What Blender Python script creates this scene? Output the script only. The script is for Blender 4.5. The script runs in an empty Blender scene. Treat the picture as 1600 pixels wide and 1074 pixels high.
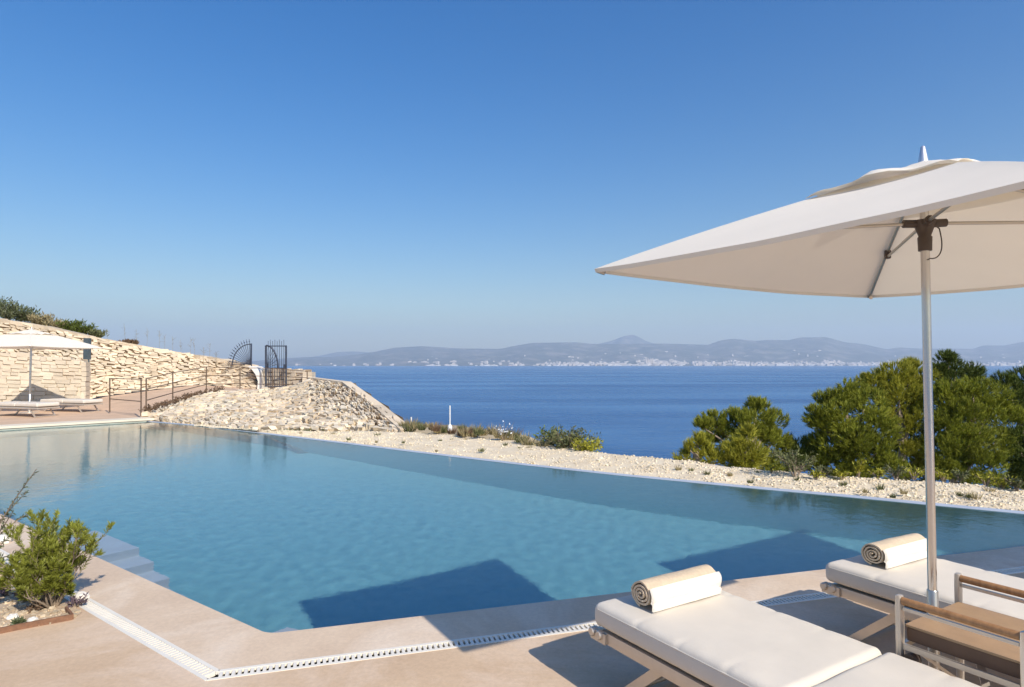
import bpy, bmesh, math, random
from math import radians as R, sin, cos, pi, exp, sqrt, hypot, atan, atan2
from mathutils import Vector as V, Matrix, noise
sc = bpy.context.scene
COL = sc.collection
rnd = random.Random(7)

# ------------------------------------------------------------------ camera
FOC, HORIZ, EYE = 990.0, 569.5, 1.6          # pixels of a 1600 x 1074 frame
TH = atan((HORIZ - 537) / FOC)
cam = bpy.data.cameras.new('camera')
camo = bpy.data.objects.new('camera', cam)
COL.objects.link(camo)
camo.location = (0, 0, EYE)
camo.rotation_euler = (pi / 2 + TH, 0, 0)
cam.sensor_width = 36
cam.lens = 36 * FOC / 1600
cam.clip_start, cam.clip_end = .05, 90000
sc.camera = camo


def ray(u, v):
    c, s = cos(TH), sin(TH)
    x, z = (u - 800) / FOC, (537 - v) / FOC
    return V((x, c - z * s, s + z * c))


def G(u, v, z=0.0):
    """the point of the level z that the photo shows at (u, v)"""
    r = ray(u, v)
    return V((0, 0, EYE)) + r * ((z - EYE) / r.z)


def P(u, v, Y):
    """the point at distance Y that the photo shows at (u, v)"""
    r = ray(u, v)
    return V((0, 0, EYE)) + r * (Y / r.y)


# ------------------------------------------------------------------ materials
def node(nt, t, **kw):
    n = nt.nodes.new(t)
    for k, v in kw.items():
        if k in n.inputs:
            n.inputs[k].default_value = v
        else:
            setattr(n, k, v)
    return n


def M(name, col, rough=.8, var=.12, scale=4., col2=None, bump=0., bscale=30., island=0., metal=0., spec=.5,
      stretch=None, detail=5., transl=0., col3=None, scale3=1., speck=0.):
    m = bpy.data.materials.new(name)
    m.use_nodes = True
    nt = m.node_tree
    L = nt.links.new
    p = nt.nodes['Principled BSDF']
    p.inputs['Roughness'].default_value = rough
    p.inputs['Metallic'].default_value = metal
    p.inputs['Specular IOR Level'].default_value = spec
    tc = node(nt, 'ShaderNodeTexCoord')
    src = tc.outputs['Object']
    if stretch:
        mp = node(nt, 'ShaderNodeMapping')
        mp.inputs['Scale'].default_value = stretch
        L(src, mp.inputs['Vector'])
        src = mp.outputs[0]
    nz = node(nt, 'ShaderNodeTexNoise', Scale=scale, Detail=detail, Roughness=.6)
    L(src, nz.inputs['Vector'])
    rp = node(nt, 'ShaderNodeValToRGB')
    a = col2 or [c * (1 - var) for c in col]
    b = col if col2 else [min(1, c * (1 + var)) for c in col]
    rp.color_ramp.elements[0].position, rp.color_ramp.elements[1].position = .32, .68
    rp.color_ramp.elements[0].color = (*a, 1)
    rp.color_ramp.elements[1].color = (*b, 1)
    L(nz.outputs['Fac'], rp.inputs['Fac'])
    out = rp.outputs['Color']
    if col3:
        n3 = node(nt, 'ShaderNodeTexNoise', Scale=scale3, Detail=6., Roughness=.65, Distortion=.6)
        L(src, n3.inputs['Vector'])
        r3 = node(nt, 'ShaderNodeValToRGB')
        r3.color_ramp.elements[0].position, r3.color_ramp.elements[1].position = .48, .66
        L(n3.outputs['Fac'], r3.inputs['Fac'])
        mx = node(nt, 'ShaderNodeMix', data_type='RGBA')
        L(r3.outputs['Color'], mx.inputs[0])
        L(out, mx.inputs[6])
        mx.inputs[7].default_value = (*col3, 1)
        out = mx.outputs[2]
    if speck:
        n4 = node(nt, 'ShaderNodeTexNoise', Scale=34., Detail=8., Roughness=.75)
        L(src, n4.inputs['Vector'])
        m4 = node(nt, 'ShaderNodeMapRange')
        m4.inputs['From Min'].default_value, m4.inputs['From Max'].default_value = .3, .7
        m4.inputs['To Min'].default_value, m4.inputs['To Max'].default_value = 1 - speck, 1 + speck * .6
        L(n4.outputs['Fac'], m4.inputs['Value'])
        h4 = node(nt, 'ShaderNodeHueSaturation')
        L(out, h4.inputs['Color'])
        L(m4.outputs[0], h4.inputs['Value'])
        out = h4.outputs['Color']
    if island:
        ge = node(nt, 'ShaderNodeNewGeometry')
        mr = node(nt, 'ShaderNodeMapRange')
        mr.inputs['To Min'].default_value, mr.inputs['To Max'].default_value = 1 - island, 1 + island * .7
        L(ge.outputs['Random Per Island'], mr.inputs['Value'])
        hs = node(nt, 'ShaderNodeHueSaturation')
        L(out, hs.inputs['Color'])
        L(mr.outputs[0], hs.inputs['Value'])
        out = hs.outputs['Color']
    L(out, p.inputs['Base Color'])
    if bump:
        nb = node(nt, 'ShaderNodeTexNoise', Scale=bscale, Detail=6.)
        L(src, nb.inputs['Vector'])
        bp = node(nt, 'ShaderNodeBump', Strength=.8, Distance=bump)
        L(nb.outputs['Fac'], bp.inputs['Height'])
        L(bp.outputs[0], p.inputs['Normal'])
    if transl:
        tr = node(nt, 'ShaderNodeBsdfTranslucent')
        L(out, tr.inputs['Color'])
        ms = node(nt, 'ShaderNodeMixShader', Fac=transl)
        L(p.outputs[0], ms.inputs[1])
        L(tr.outputs[0], ms.inputs[2])
        L(ms.outputs[0], nt.nodes['Material Output'].inputs['Surface'])
    return m


MT = dict(
    deck=M('deck_stone', (.67, .49, .315), .78, col2=(.57, .40, .248), scale=1.3, bump=.002, bscale=55, col3=(.74, .575, .42), scale3=.8, speck=.13),
    coping=M('coping_stone', (.72, .555, .385), .75, col2=(.62, .465, .318), scale=1.7, bump=.002, bscale=50, col3=(.78, .64, .485), scale3=1.1, speck=.13),
    pale=M('pale_coping', (.76, .67, .51), .7, .08, 2, bump=.002),
    fascia=M('overflow_fascia', (.50, .52, .42), .6, .1, 2),
    path=M('path_earth', (.64, .445, .29), .9, .1, 1.2, bump=.01, bscale=12, speck=.12),
    basin=M('pool_plaster', (.20, .465, .505), .7, col2=(.15, .39, .445), scale=14, bump=.004, bscale=25),
    step=M('pool_step_plaster', (.52, .57, .60), .7, .05, 5),
    weir=M('weir_stone', (.46, .50, .55), .5, .08, 3),
    grate=M('grate_plastic', (.80, .74, .62), .45, .04, 8),
    dark=M('dark_channel', (.03, .032, .035), .8),
    gravel=M('gravel_ground', (.77, .66, .47), .95, col2=(.66, .54, .37), scale=3, bump=.012, bscale=30),
    pebble=M('limestone_pebbles', (.77, .67, .49), .9, .1, 3, island=.22),
    bedstone=M('bed_stones', (.62, .50, .34), .95, .15, 3, island=.35),
    bed=M('bed_gravel', (.58, .45, .31), .95, col2=(.42, .31, .20), scale=9, bump=.015, bscale=45),
    stone=M('dry_limestone', (.71, .60, .44), .92, col2=(.60, .48, .33), scale=.9, bump=.015, bscale=14, island=.26),
    block=M('limestone_blocks', (.69, .60, .455), .9, col2=(.60, .50, .37), scale=.8, bump=.015, bscale=12, island=.12),
    rubble=M('limestone_rubble', (.76, .66, .49), .95, col2=(.66, .53, .37), scale=.7, bump=.02, bscale=9, island=.24),
    back=M('wall_core', (.30, .22, .14), .95, .2, 3, bump=.03, bscale=10),
    cap=M('white_plaster', (.80, .76, .68), .8, .05, 3),
    hill=M('hill_soil', (.40, .32, .20), .95, .2, 1, bump=.05, bscale=5),
    iron=M('rusty_iron', (.16, .11, .075), .6, .25, 12, metal=.4),
    gate=M('dark_iron', (.05, .06, .085), .5, .2, 12, metal=.4),
    sheet=M('dark_sheet_metal', (.09, .12, .13), .5, .1, 4, metal=.3),
    white=M('white_paint', (.80, .80, .78), .5, .04, 6),
    rust=M('rusted_edging', (.22, .11, .06), .8, .25, 20, bump=.002, bscale=60),
    mattress=M('cream_canvas', (.665, .61, .52), .85, .035, 5, bump=.0012, bscale=240),
    frame=M('champagne_metal', (.62, .55, .46), .38, .05, 12, metal=.55),
    canopy=M('cream_canopy_cloth', (.90, .83, .70), .9, .015, 3, bump=.0006, bscale=300, transl=.19),
    chrome=M('polished_steel', (.62, .585, .55), .22, .04, 6, metal=1.),
    finial=M('satin_aluminium', (.82, .80, .78), .38, .03, 8, metal=.8),
    ribs=M('anodised_rib', (.52, .48, .43), .3, .05, 8, metal=.9),
    hub=M('brown_plastic', (.07, .05, .04), .45, .15, 20),
    towel=M('beige_terry', (.62, .50, .355), .97, .08, 60, bump=.004, bscale=260),
    band=M('white_terry', (.85, .79, .69), .97, .03, 60, bump=.004, bscale=260),
    wood=M('oiled_teak', (.40, .215, .095), .5, col2=(.27, .135, .055), scale=9, stretch=(6, 6, .6), bump=.001, bscale=40),
    tabletop=M('tan_leather_top', (.40, .255, .135), .55, .07, 14, bump=.0008, bscale=180),
    tableside=M('dark_brown_edge', (.13, .07, .04), .55, .1, 20),
    bark=M('grey_bark', (.27, .21, .15), .9, .25, 25, bump=.004, bscale=50),
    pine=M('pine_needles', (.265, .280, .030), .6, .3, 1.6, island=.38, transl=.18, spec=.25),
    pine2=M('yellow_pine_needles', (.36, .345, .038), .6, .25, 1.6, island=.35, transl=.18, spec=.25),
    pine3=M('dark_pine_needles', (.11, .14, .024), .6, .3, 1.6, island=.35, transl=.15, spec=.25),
    shrub=M('bush_leaves', (.25, .27, .040), .5, .35, 5, island=.45, transl=.25, spec=.35),
    olive=M('olive_leaves', (.12, .14, .06), .5, .3, 5, island=.4, transl=.2),
    dry=M('dry_grass', (.40, .33, .17), .9, .25, 3, island=.4, transl=.2),
    scrub=M('scrub_leaves', (.15, .16, .06), .8, .3, 3, island=.4, transl=.15),
    brown=M('dry_brown_scrub', (.17, .105, .06), .9, .3, 3, island=.4),
    mauve=M('mauve_groundcover', (.13, .09, .11), .9, .3, 8, island=.4),
    flower=M('white_flowers', (.75, .78, .80), .8, .05, 5),
    rock=M('white_limestone', (.74, .70, .62), .9, .1, 6, bump=.01, bscale=25),
)


def sea_mat():
    m = bpy.data.materials.new('sea_water')
    m.use_nodes = True
    nt = m.node_tree
    L = nt.links.new
    p = nt.nodes['Principled BSDF']
    tc = node(nt, 'ShaderNodeTexCoord')
    mp = node(nt, 'ShaderNodeMapping')
    mp.inputs['Scale'].default_value = (.0022, .011, 1)
    mp.inputs['Rotation'].default_value = (0, 0, R(-6))
    L(tc.outputs['Object'], mp.inputs['Vector'])
    n1 = node(nt, 'ShaderNodeTexNoise', Scale=1., Detail=5., Roughness=.55, Distortion=.5)
    L(mp.outputs[0], n1.inputs['Vector'])
    rp = node(nt, 'ShaderNodeValToRGB')
    rp.color_ramp.elements[0].position, rp.color_ramp.elements[1].position = .40, .62
    rp.color_ramp.elements[0].color = (.012, .078, .225, 1)
    rp.color_ramp.elements[1].color = (.045, .155, .33, 1)
    L(n1.outputs['Fac'], rp.inputs['Fac'])
    L(rp.outputs['Color'], p.inputs['Base Color'])
    mr = node(nt, 'ShaderNodeMapRange')
    mr.inputs['To Min'].default_value, mr.inputs['To Max'].default_value = .34, .20
    L(n1.outputs['Fac'], mr.inputs['Value'])
    L(mr.outputs[0], p.inputs['Roughness'])
    p.inputs['IOR'].default_value = 1.33
    w1 = node(nt, 'ShaderNodeTexNoise', Scale=.22, Detail=8., Roughness=.62, Distortion=.4)
    m2 = node(nt, 'ShaderNodeMapping')
    m2.inputs['Scale'].default_value = (.55, 1.2, 1)
    L(tc.outputs['Object'], m2.inputs['Vector'])
    L(m2.outputs[0], w1.inputs['Vector'])
    bp = node(nt, 'ShaderNodeBump', Strength=1., Distance=1.1)
    L(w1.outputs['Fac'], bp.inputs['Height'])
    L(bp.outputs[0], p.inputs['Normal'])
    return m


def pool_mat():
    m = bpy.data.materials.new('pool_water')
    m.use_nodes = True
    nt = m.node_tree
    L = nt.links.new
    p = nt.nodes['Principled BSDF']
    p.inputs['Transmission Weight'].default_value = 1
    p.inputs['IOR'].default_value = 1.33
    p.inputs['Roughness'].default_value = 0
    p.inputs['Base Color'].default_value = (.93, .98, 1, 1)
    tc = node(nt, 'ShaderNodeTexCoord')
    a = node(nt, 'ShaderNodeTexNoise', Scale=1.1, Detail=2., Roughness=.5)
    b = node(nt, 'ShaderNodeTexNoise', Scale=11., Detail=4., Roughness=.55, Distortion=.3)
    L(tc.outputs['Object'], a.inputs['Vector'])
    L(tc.outputs['Object'], b.inputs['Vector'])
    b1 = node(nt, 'ShaderNodeBump', Strength=1., Distance=.002)
    b2 = node(nt, 'ShaderNodeBump', Strength=1., Distance=.0022)
    L(a.outputs['Fac'], b1.inputs['Height'])
    L(b.outputs['Fac'], b2.inputs['Height'])
    L(b1.outputs[0], b2.inputs['Normal'])
    L(b2.outputs[0], p.inputs['Normal'])
    return m


# ------------------------------------------------------------------ mesh builder
class MB:
    def __init__(s):
        s.v, s.f, s.sm = [], [], []

    def add(s, vs, fs, smooth=False):
        n = len(s.v)
        s.v += [tuple(p) for p in vs]
        s.f += [tuple(i + n for i in f) for f in fs]
        s.sm += [smooth] * len(fs)

    def hexa(s, q):
        s.add(q, [(3, 2, 1, 0), (4, 5, 6, 7), (0, 1, 5, 4), (1, 2, 6, 5), (2, 3, 7, 6), (3, 0, 4, 7)])

    def box(s, c, a, b, n, jit=0., r=None):
        """box at c with half axes a, b, n"""
        q = []
        for sn in (-1, 1):
            for sa, sb in ((-1, -1), (1, -1), (1, 1), (-1, 1)):
                p = c + a * sa + b * sb + n * sn
                if jit:
                    p = p + a * r.uniform(-jit, jit) + b * r.uniform(-jit, jit) + n * r.uniform(-jit, jit)
                q.append(p)
        s.hexa(q)

    def bar(s, p, q, w, h, up=V((0, 0, 1))):
        """rectangular bar from p to q, w wide, h high"""
        d = (q - p)
        l = d.length
        d = d / l
        x = d.cross(up)
        if x.length < 1e-4:
            x = d.cross(V((1, 0, 0)))
        x.normalize()
        z = x.cross(d)
        s.box((p + q) / 2, d * (l / 2), x * (w / 2), z * (h / 2))

    def tube(s, pts, rad, seg=8, cap=True):
        n = len(pts)
        rs = rad if isinstance(rad, (list, tuple)) else [rad] * n
        vs, fs = [], []
        pts = [V(p) for p in pts]
        px = None
        for i, p in enumerate(pts):
            d = (pts[min(i + 1, n - 1)] - pts[max(i - 1, 0)])
            d.normalize()
            if px is None:
                px = d.cross(V((0, 0, 1)))
                if px.length < .05:
                    px = d.cross(V((1, 0, 0)))
            px = px - d * px.dot(d)
            px.normalize()
            y = d.cross(px)
            for k in range(seg):
                t = 2 * pi * k / seg
                vs.append(p + (px * cos(t) + y * sin(t)) * rs[i])
        for i in range(n - 1):
            for k in range(seg):
                k2 = (k + 1) % seg
                fs.append((i * seg + k, i * seg + k2, (i + 1) * seg + k2, (i + 1) * seg + k))
        s.add(vs, fs, True)
        if cap:
            s.add(vs[:seg], [tuple(range(seg))[::-1]])
            s.add(vs[-seg:], [tuple(range(seg))])

    def rbox(s, c, a, b, n, hx, hy, hz, r, nx=10, ny=6, nz=3, fn=None):
        """rounded box; unit axes a, b, n; half sizes; fn moves local points"""
        for ax in range(3):
            for sg in (-1, 1):
                N1, N2 = [(ny, nz), (nz, nx), (nx, ny)][ax]
                vs = []
                for i in range(N1 + 1):
                    for j in range(N2 + 1):
                        q = [0, 0, 0]
                        H = (hx, hy, hz)
                        def sp(t):      # denser at the ends
                            return sin((t - .5) * pi) * .55 + (2 * t - 1) * .45
                        q[ax] = sg * H[ax]
                        q[(ax + 1) % 3] = H[(ax + 1) % 3] * sp(i / N1)
                        q[(ax + 2) % 3] = H[(ax + 2) % 3] * sp(j / N2)
                        q = V(q)
                        inner = V([max(-(H[k] - r), min(H[k] - r, q[k])) for k in range(3)])
                        d = q - inner
                        if d.length > 1e-9:
                            q = inner + d.normalized() * min(r, d.length if d.length < r else r)
                        if fn:
                            q = fn(q)
                        vs.append(c + a * q.x + b * q.y + n * q.z)
                fs = []
                for i in range(N1):
                    for j in range(N2):
                        f = [i * (N2 + 1) + j, (i + 1) * (N2 + 1) + j, (i + 1) * (N2 + 1) + j + 1, i * (N2 + 1) + j + 1]
                        fs.append(f if sg > 0 else f[::-1])
                s.add(vs, fs, True)

    def build(s, name, mat, parent=None, origin=None, weld=False):
        me = bpy.data.meshes.new(name)
        o0 = V(origin) if origin is not None else V((0, 0, 0))
        me.from_pydata([tuple(V(p) - o0) for p in s.v], [], s.f)
        me.polygons.foreach_set('use_smooth', s.sm)
        if weld:
            bm = bmesh.new()
            bm.from_mesh(me)
            bmesh.ops.remove_doubles(bm, verts=bm.verts, dist=1e-4)
            bmesh.ops.recalc_face_normals(bm, faces=bm.faces)
            bm.to_mesh(me)
            bm.free()
        me.materials.append(mat)
        me.update()
        o = bpy.data.objects.new(name, me)
        COL.objects.link(o)
        o.location = o0
        if parent is not None:
            o.parent = parent
        return o


def tag(o, label=None, cat=None, group=None, kind=None):
    for k, v in (('label', label), ('category', cat), ('group', group), ('kind', kind)):
        if v:
            o[k] = v
    return o


def thing(name, label, cat, loc=(0, 0, 0), rz=0., group=None):
    o = bpy.data.objects.new(name, None)
    COL.objects.link(o)
    o.location = loc
    o.rotation_euler = (0, 0, rz)
    return tag(o, label, cat, group)


def struct(o):
    o['kind'] = 'structure'
    return o


def copy_tree(o, parent=None):
    c = o.copy()
    COL.objects.link(c)
    if parent is not None:
        c.parent = parent
    for ch in list(o.children):
        copy_tree(ch, c)
    return c


def poly(name, pts, mat, z=None):
    """flat filled outline"""
    bm = bmesh.new()
    vs = [bm.verts.new((p[0], p[1], p[2] if len(p) > 2 and z is None else (z or 0))) for p in pts]
    es = [bm.edges.new((vs[i], vs[(i + 1) % len(vs)])) for i in range(len(vs))]
    bmesh.ops.triangle_fill(bm, use_beauty=True, edges=es)
    for f in bm.faces:
        if f.normal.z < 0:
            f.normal_flip()
    me = bpy.data.meshes.new(name)
    bm.to_mesh(me)
    bm.free()
    me.materials.append(mat)
    o = bpy.data.objects.new(name, me)
    COL.objects.link(o)
    return o


# ------------------------------------------------------------------ sky, sun, haze
SUN = V((.775, -1.053, 1.0)).normalized()            # towards the sun
w = bpy.data.worlds.new('World')
sc.world = w
w.use_nodes = True
nt = w.node_tree
sky = node(nt, 'ShaderNodeTexSky')
sky.sky_type = 'NISHITA'
sky.sun_disc = False
sky.sun_elevation = math.asin(SUN.z)
sky.sun_rotation = atan2(SUN.x, SUN.y)
sky.altitude = 30
sky.air_density = 1.5
sky.dust_density = 1.1
sky.ozone_density = 5.5
shs = node(nt, 'ShaderNodeHueSaturation', Saturation=1.44, Hue=.511)
nt.links.new(sky.outputs[0], shs.inputs['Color'])
nt.links.new(shs.outputs[0], nt.nodes['Background'].inputs[0])
nt.nodes['Background'].inputs[1].default_value = .115
sl = bpy.data.lights.new('sun', 'SUN')
sl.energy = 5.0
sl.angle = R(.5)
sl.color = (1, .92, .82)
so = bpy.data.objects.new('sun', sl)
COL.objects.link(so)
so.rotation_euler = (-SUN).to_track_quat('-Z', 'Y').to_euler()
sl.cycles.is_caustics_light = True

hz = MB()
hz.box(V((0, 7000, 562)), V((19000, 0, 0)), V((0, 13500, 0)), V((0, 0, 588)))
hm = bpy.data.materials.new('haze_air')
hm.use_nodes = True
hn = hm.node_tree
hn.nodes.remove(hn.nodes['Principled BSDF'])
pv = node(hn, 'ShaderNodeVolumePrincipled', Density=7.8e-5, Anisotropy=.1)
pv.inputs['Color'].default_value = (.76, .88, 1, 1)
hn.links.new(pv.outputs[0], hn.nodes['Material Output'].inputs['Volume'])
haze = hz.build('haze', hm)
haze['kind'] = 'stuff'
SEA = -22.0

# ------------------------------------------------------------------ sea and far coast
s_ = MB()
s_.add([(-18000, -6000, SEA), (18000, -6000, SEA), (18000, 19500, SEA), (-18000, 19500, SEA)], [(0, 1, 2, 3)])
struct(s_.build('sea', sea_mat()))

PROF = [(-200, 571), (250, 570), (380, 566), (440, 560.5), (477, 558), (515, 558), (560, 554), (600, 547), (615, 543.5), (660, 541),
        (715, 544.5), (782, 545.5), (802, 541), (832, 536), (900, 535), (925, 537.5), (960, 538), (1025, 537), (1050, 537.5),
        (1107, 539), (1125, 532), (1145, 529.5), (1182, 533), (1200, 531), (1232, 532), (1250, 527.5), (1292, 527),
        (1320, 535), (1350, 538), (1385, 546), (1405, 543), (1440, 545), (1497, 545), (1520, 545.5), (1537, 539.5), (1570, 540),
        (1600, 534), (1680, 530), (1800, 540), (2000, 560)]


def lerp(tab, x):
    for (a, ya), (b, yb) in zip(tab, tab[1:]):
        if x <= b:
            return ya + (yb - ya) * max(0, (x - a)) / (b - a)
    return tab[-1][1]


def hz_height(u, v, D):
    return P(u, v, D).z


COAST, RIDGE = 9000., 12500.


def hill_point(u, t):
    """t: 0 at the shore, 1 on the ridge, 2 behind it"""
    D = COAST + 160 * noise.noise(V((u * .02, 3, 0))) + (RIDGE - COAST) * t
    x = (u - 800) / FOC * D
    top = hz_height(u, lerp(PROF, u), D + 0.0) - SEA
    full = hz_height(u, lerp(PROF, u), RIDGE) - SEA
    if t <= 1:
        k = .05 * min(1, t * 8) + .95 * (max(0, t - .12) / .88) ** 1.25
        h = full * k + 60 * noise.noise(V((x * .0012, D * .0016, 5))) * sin(pi * t) + 70 * abs(noise.noise(V((x * .0022, D * .0009, 1)))) * sin(pi * t)
        h = min(h, max(6 * min(1, t * 20), top * (.96 + .04 * t)))
        h = max(h, 4 * min(1, t * 20))
    else:
        h = full * (2 - t)
    return V((x, D, SEA + h if t > 0 else SEA - 2))


hm_ = MB()
us = list(range(-160, 1960, 7))
ts = [0, .01, .03, .06, .1, .15, .2, .27, .34, .42, .5, .58, .66, .74, .82, .9, .96, 1, 1.3, 2]
vs = [hill_point(u, t) for u in us for t in ts]
n = len(ts)
hm_.add(vs, [(i * n + j, (i + 1) * n + j, (i + 1) * n + j + 1, i * n + j + 1) for i in range(len(us) - 1) for j in range(n - 1)], True)
hillm = M('coast_scrub', (.10, .105, .075), .95, col2=(.055, .07, .045), scale=.0022, col3=(.24, .21, .17), scale3=.0035)
struct(hm_.build('hills', hillm))

PEAK = [(430, 566), (500, 556), (527, 550.5), (552, 549), (590, 552), (700, 552), (900, 545), (945, 535.5), (958, 532), (972, 526.5), (984, 523.5), (992, 523.5), (1000, 528), (1008, 532.5),
        (1025, 538), (1100, 546), (1250, 550), (1400, 550), (1600, 548), (1800, 556)]
pk = MB()
us2 = list(range(430, 1800, 5))
vs = []
for u in us2:
    for t in (0, .5, .8, 1, 1.5):
        D = 14200 + 2500 * t
        x = (u - 800) / FOC * D
        h = (hz_height(u, lerp(PEAK, u), 16700) - SEA) * (t if t <= 1 else 1.5 - t) * (1 + (.10 * noise.noise(V((u * .09, t * 2, 0))) if t < 1 else 0))
        vs.append((x, D, SEA + h))
pk.add(vs, [(i * 5 + j, (i + 1) * 5 + j, (i + 1) * 5 + j + 1, i * 5 + j + 1) for i in range(len(us2) - 1) for j in range(4)], True)
struct(pk.build('mountain', hillm))

# town on the far shore
TOWN = [(430, .05), (500, .15), (560, .08), (640, .2), (720, .35), (760, .6), (840, .8), (900, 1.6), (960, 1.4), (1000, 2.), (1080, 2.), (1180, 2.2),
        (1290, 2.2), (1390, 1.4), (1480, .4), (1540, 1.2), (1600, 1.6), (1650, 1.)]
HW = [M('far_house_white', (.62, .59, .54), .8, .05), M('far_house_cream', (.56, .49, .41), .8, .05), M('far_house_pink', (.46, .37, .31), .8, .05)]
house_me = []
for k in range(6):
    b = MB()
    a = [(16, 11, 9), (24, 12, 13), (12, 10, 18), (34, 13, 11), (20, 15, 7), (14, 12, 24)][k]
    b.box(V((0, 0, a[2] / 2 - 4)), V((a[0], 0, 0)), V((0, a[1], 0)), V((0, 0, a[2] / 2 + 4)))
    if k in (1, 3):                                   # stepped top storey
        b.box(V((a[0] * .3, 0, a[2] + 2)), V((a[0] * .45, 0, 0)), V((0, a[1] * .8, 0)), V((0, 0, 2.2)))
    else:                                             # pitched roof
        x, y, z = a[0] * 1.03, a[1] * 1.03, a[2]
        b.add([(-x, -y, z), (x, -y, z), (x, y, z), (-x, y, z), (-x * .8, 0, z + 4), (x * .8, 0, z + 4)],
              [(0, 1, 5, 4), (2, 3, 4, 5), (0, 4, 3), (1, 2, 5)])
    house_me.append(b)
hb = [house_me[k].build('far_house', HW[[0, 0, 1, 0, 2, 1][k]]) for k in range(6)]
houses = []
rt = random.Random(11)
while len(houses) < 1150:
    u = rt.uniform(430, 1660)
    d = lerp(TOWN, u)
    if rt.random() > d / 2.2:
        continue
    if noise.noise(V((u * .045, 2, 0))) + .35 * noise.noise(V((u * .2, 7, 0))) < rt.uniform(-.55, .25) - .12 * d:
        continue
    t = .004 + .24 * rt.random() ** (2.4 - .5 * d)
    if rt.random() < .05:
        t = rt.uniform(.15, .6)
    p = hill_point(u, t)
    houses.append((p, rt.randrange(6), rt.uniform(.8, 1.55) if t < .2 else rt.uniform(.6, 1.0), rt.uniform(-.5, .5)))
houses.sort(key=lambda h: h[0].y)
first = True
used = [False] * 6
for p, k, sc_, rz in houses[:300]:
    o = hb[k] if not used[k] else hb[k].copy()
    if used[k]:
        COL.objects.link(o)
    used[k] = True
    o.location, o.scale, o.rotation_euler = p, (sc_,) * 3, (0, 0, rz)
    tag(o, 'tiny pale house in the front of the hazy town on the far shore', 'house', 'houses of the far town')
tm = MB()
for p, k, sc_, rz in houses[300:]:
    mt = Matrix.Translation(p) @ Matrix.Rotation(rz, 4, 'Z') @ Matrix.Scale(sc_, 4)
    tm.add([mt @ V(q) for q in house_me[k].v], house_me[k].f)
to = tm.build('far_town', M('far_town_walls', (.58, .53, .47), .8, .1, island=.25))
tag(to, 'hazy mass of pale town buildings climbing the far shore', 'town', None, 'stuff')

# cathedral-like tall building and a ship off the far shore
p = hill_point(1014, .08)
b = MB()
b.box(p + V((0, 0, 25)), V((55, 0, 0)), V((0, 25, 0)), V((0, 0, 32)))
for dx in (-50, -20, 18, 50):
    b.box(p + V((dx, -24, 38)), V((7, 0, 0)), V((0, 7, 0)), V((0, 0, 42)))
tag(b.build('church', HW[1], origin=p), 'large towered church rising above the middle of the far town', 'church')
p = G(1222, 572.4, SEA)
p = V(((1222 - 800) / FOC * 8700, 8700, SEA))
sh = thing('ship', 'white passenger ship lying off the far town', 'ship', p)
b = MB()
b.hexa([V(q) for q in [(-85, -9, -2), (80, -9, -2), (80, 9, -2), (-85, 9, -2), (-90, -11, 12), (100, -11, 12), (100, 11, 12), (-90, 11, 12)]])
b.build('hull', HW[0], sh)
b = MB()
b.box(V((-12, 0, 19)), V((66, 0, 0)), V((0, 9, 0)), V((0, 0, 7)))
b.box(V((-8, 0, 29)), V((48, 0, 0)), V((0, 8, 0)), V((0, 0, 3.5)))
b.build('superstructure', HW[0], sh)
b = MB()
b.box(V((-34, 0, 39)), V((7, 0, 0)), V((0, 5, 0)), V((0, 0, 8)))
b.build('funnel', HW[0], sh)

# ------------------------------------------------------------------ pool
ZW, DEEP = -.06, -2.05
FD = V((.9565, .2917, 0))              # along the front coping
LD = V((-.8, .6, 0))                   # along the left coping
FP, LP = G(1285, 890), G(145, 868)
# corner of the two lines
den = FD.x * LD.y - FD.y * LD.x
k = ((LP.x - FP.x) * LD.y - (LP.y - FP.y) * LD.x) / den
PC = FP + FD * k
FN, LN = V((FD.y, -FD.x, 0)), V((-.6, -.8, 0))        # out of the pool


def fillet(off, r):
    """rounded corner of the coping lines moved out by off, from the left line to the front line"""
    den = FD.x * LD.y - FD.y * LD.x
    a, b = FP + FN * off, LP + LN * off
    k = ((b.x - a.x) * LD.y - (b.y - a.y) * LD.x) / den
    c = a + FD * k
    if r <= 0:
        return [c]
    ang = FD.angle(LD)
    t = r / math.tan(ang / 2)
    cen = c + (FD + LD).normalized() * (r / sin(ang / 2))
    p0, p1 = c + LD * t, c + FD * t
    a0, a1 = atan2(p0.y - cen.y, p0.x - cen.x), atan2(p1.y - cen.y, p1.x - cen.x)
    while a1 < a0:
        a1 += 2 * pi
    if a1 - a0 > pi:
        a0 += 2 * pi
    return [V((cen.x + r * cos(a0 + (a1 - a0) * i / 8), cen.y + r * sin(a0 + (a1 - a0) * i / 8), 0)) for i in range(9)]


CR = G(229, 656)
CD = V((.69, .724, 0)).normalized()
CL = CR - CD * 6.6
den = CD.x * LD.y - CD.y * LD.x
k = ((PC.x - CR.x) * LD.y - (PC.y - CR.y) * LD.x) / den
CL = CR + CD * k
INF = [G(u, v, ZW) for u, v in [(232, 658.5), (300, 665), (376, 674), (450, 683), (540, 694), (640, 706.5), (800, 725.5), (960, 743), (1140, 760.5), (1320, 777), (1460, 790.5), (1600, 804)]]
INF[0] = V((CR.x, CR.y, ZW))
e = INF[-1] + (INF[-1] - INF[-2]).normalized() * 1.55
INF.append(V((e.x, e.y, ZW)))
den = FD.x * 1
FR = FP + FD * ((e.x - FP.x) / FD.x - .05)
FR = V((e.x - .1, FP.y + FD.y / FD.x * (e.x - .1 - FP.x), 0))
near = [CL] + fillet(0, .14) + [FR]
ring = [V((p.x, p.y, 0)) for p in near] + [V((p.x, p.y, 0)) for p in INF[::-1]][:-1]
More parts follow.
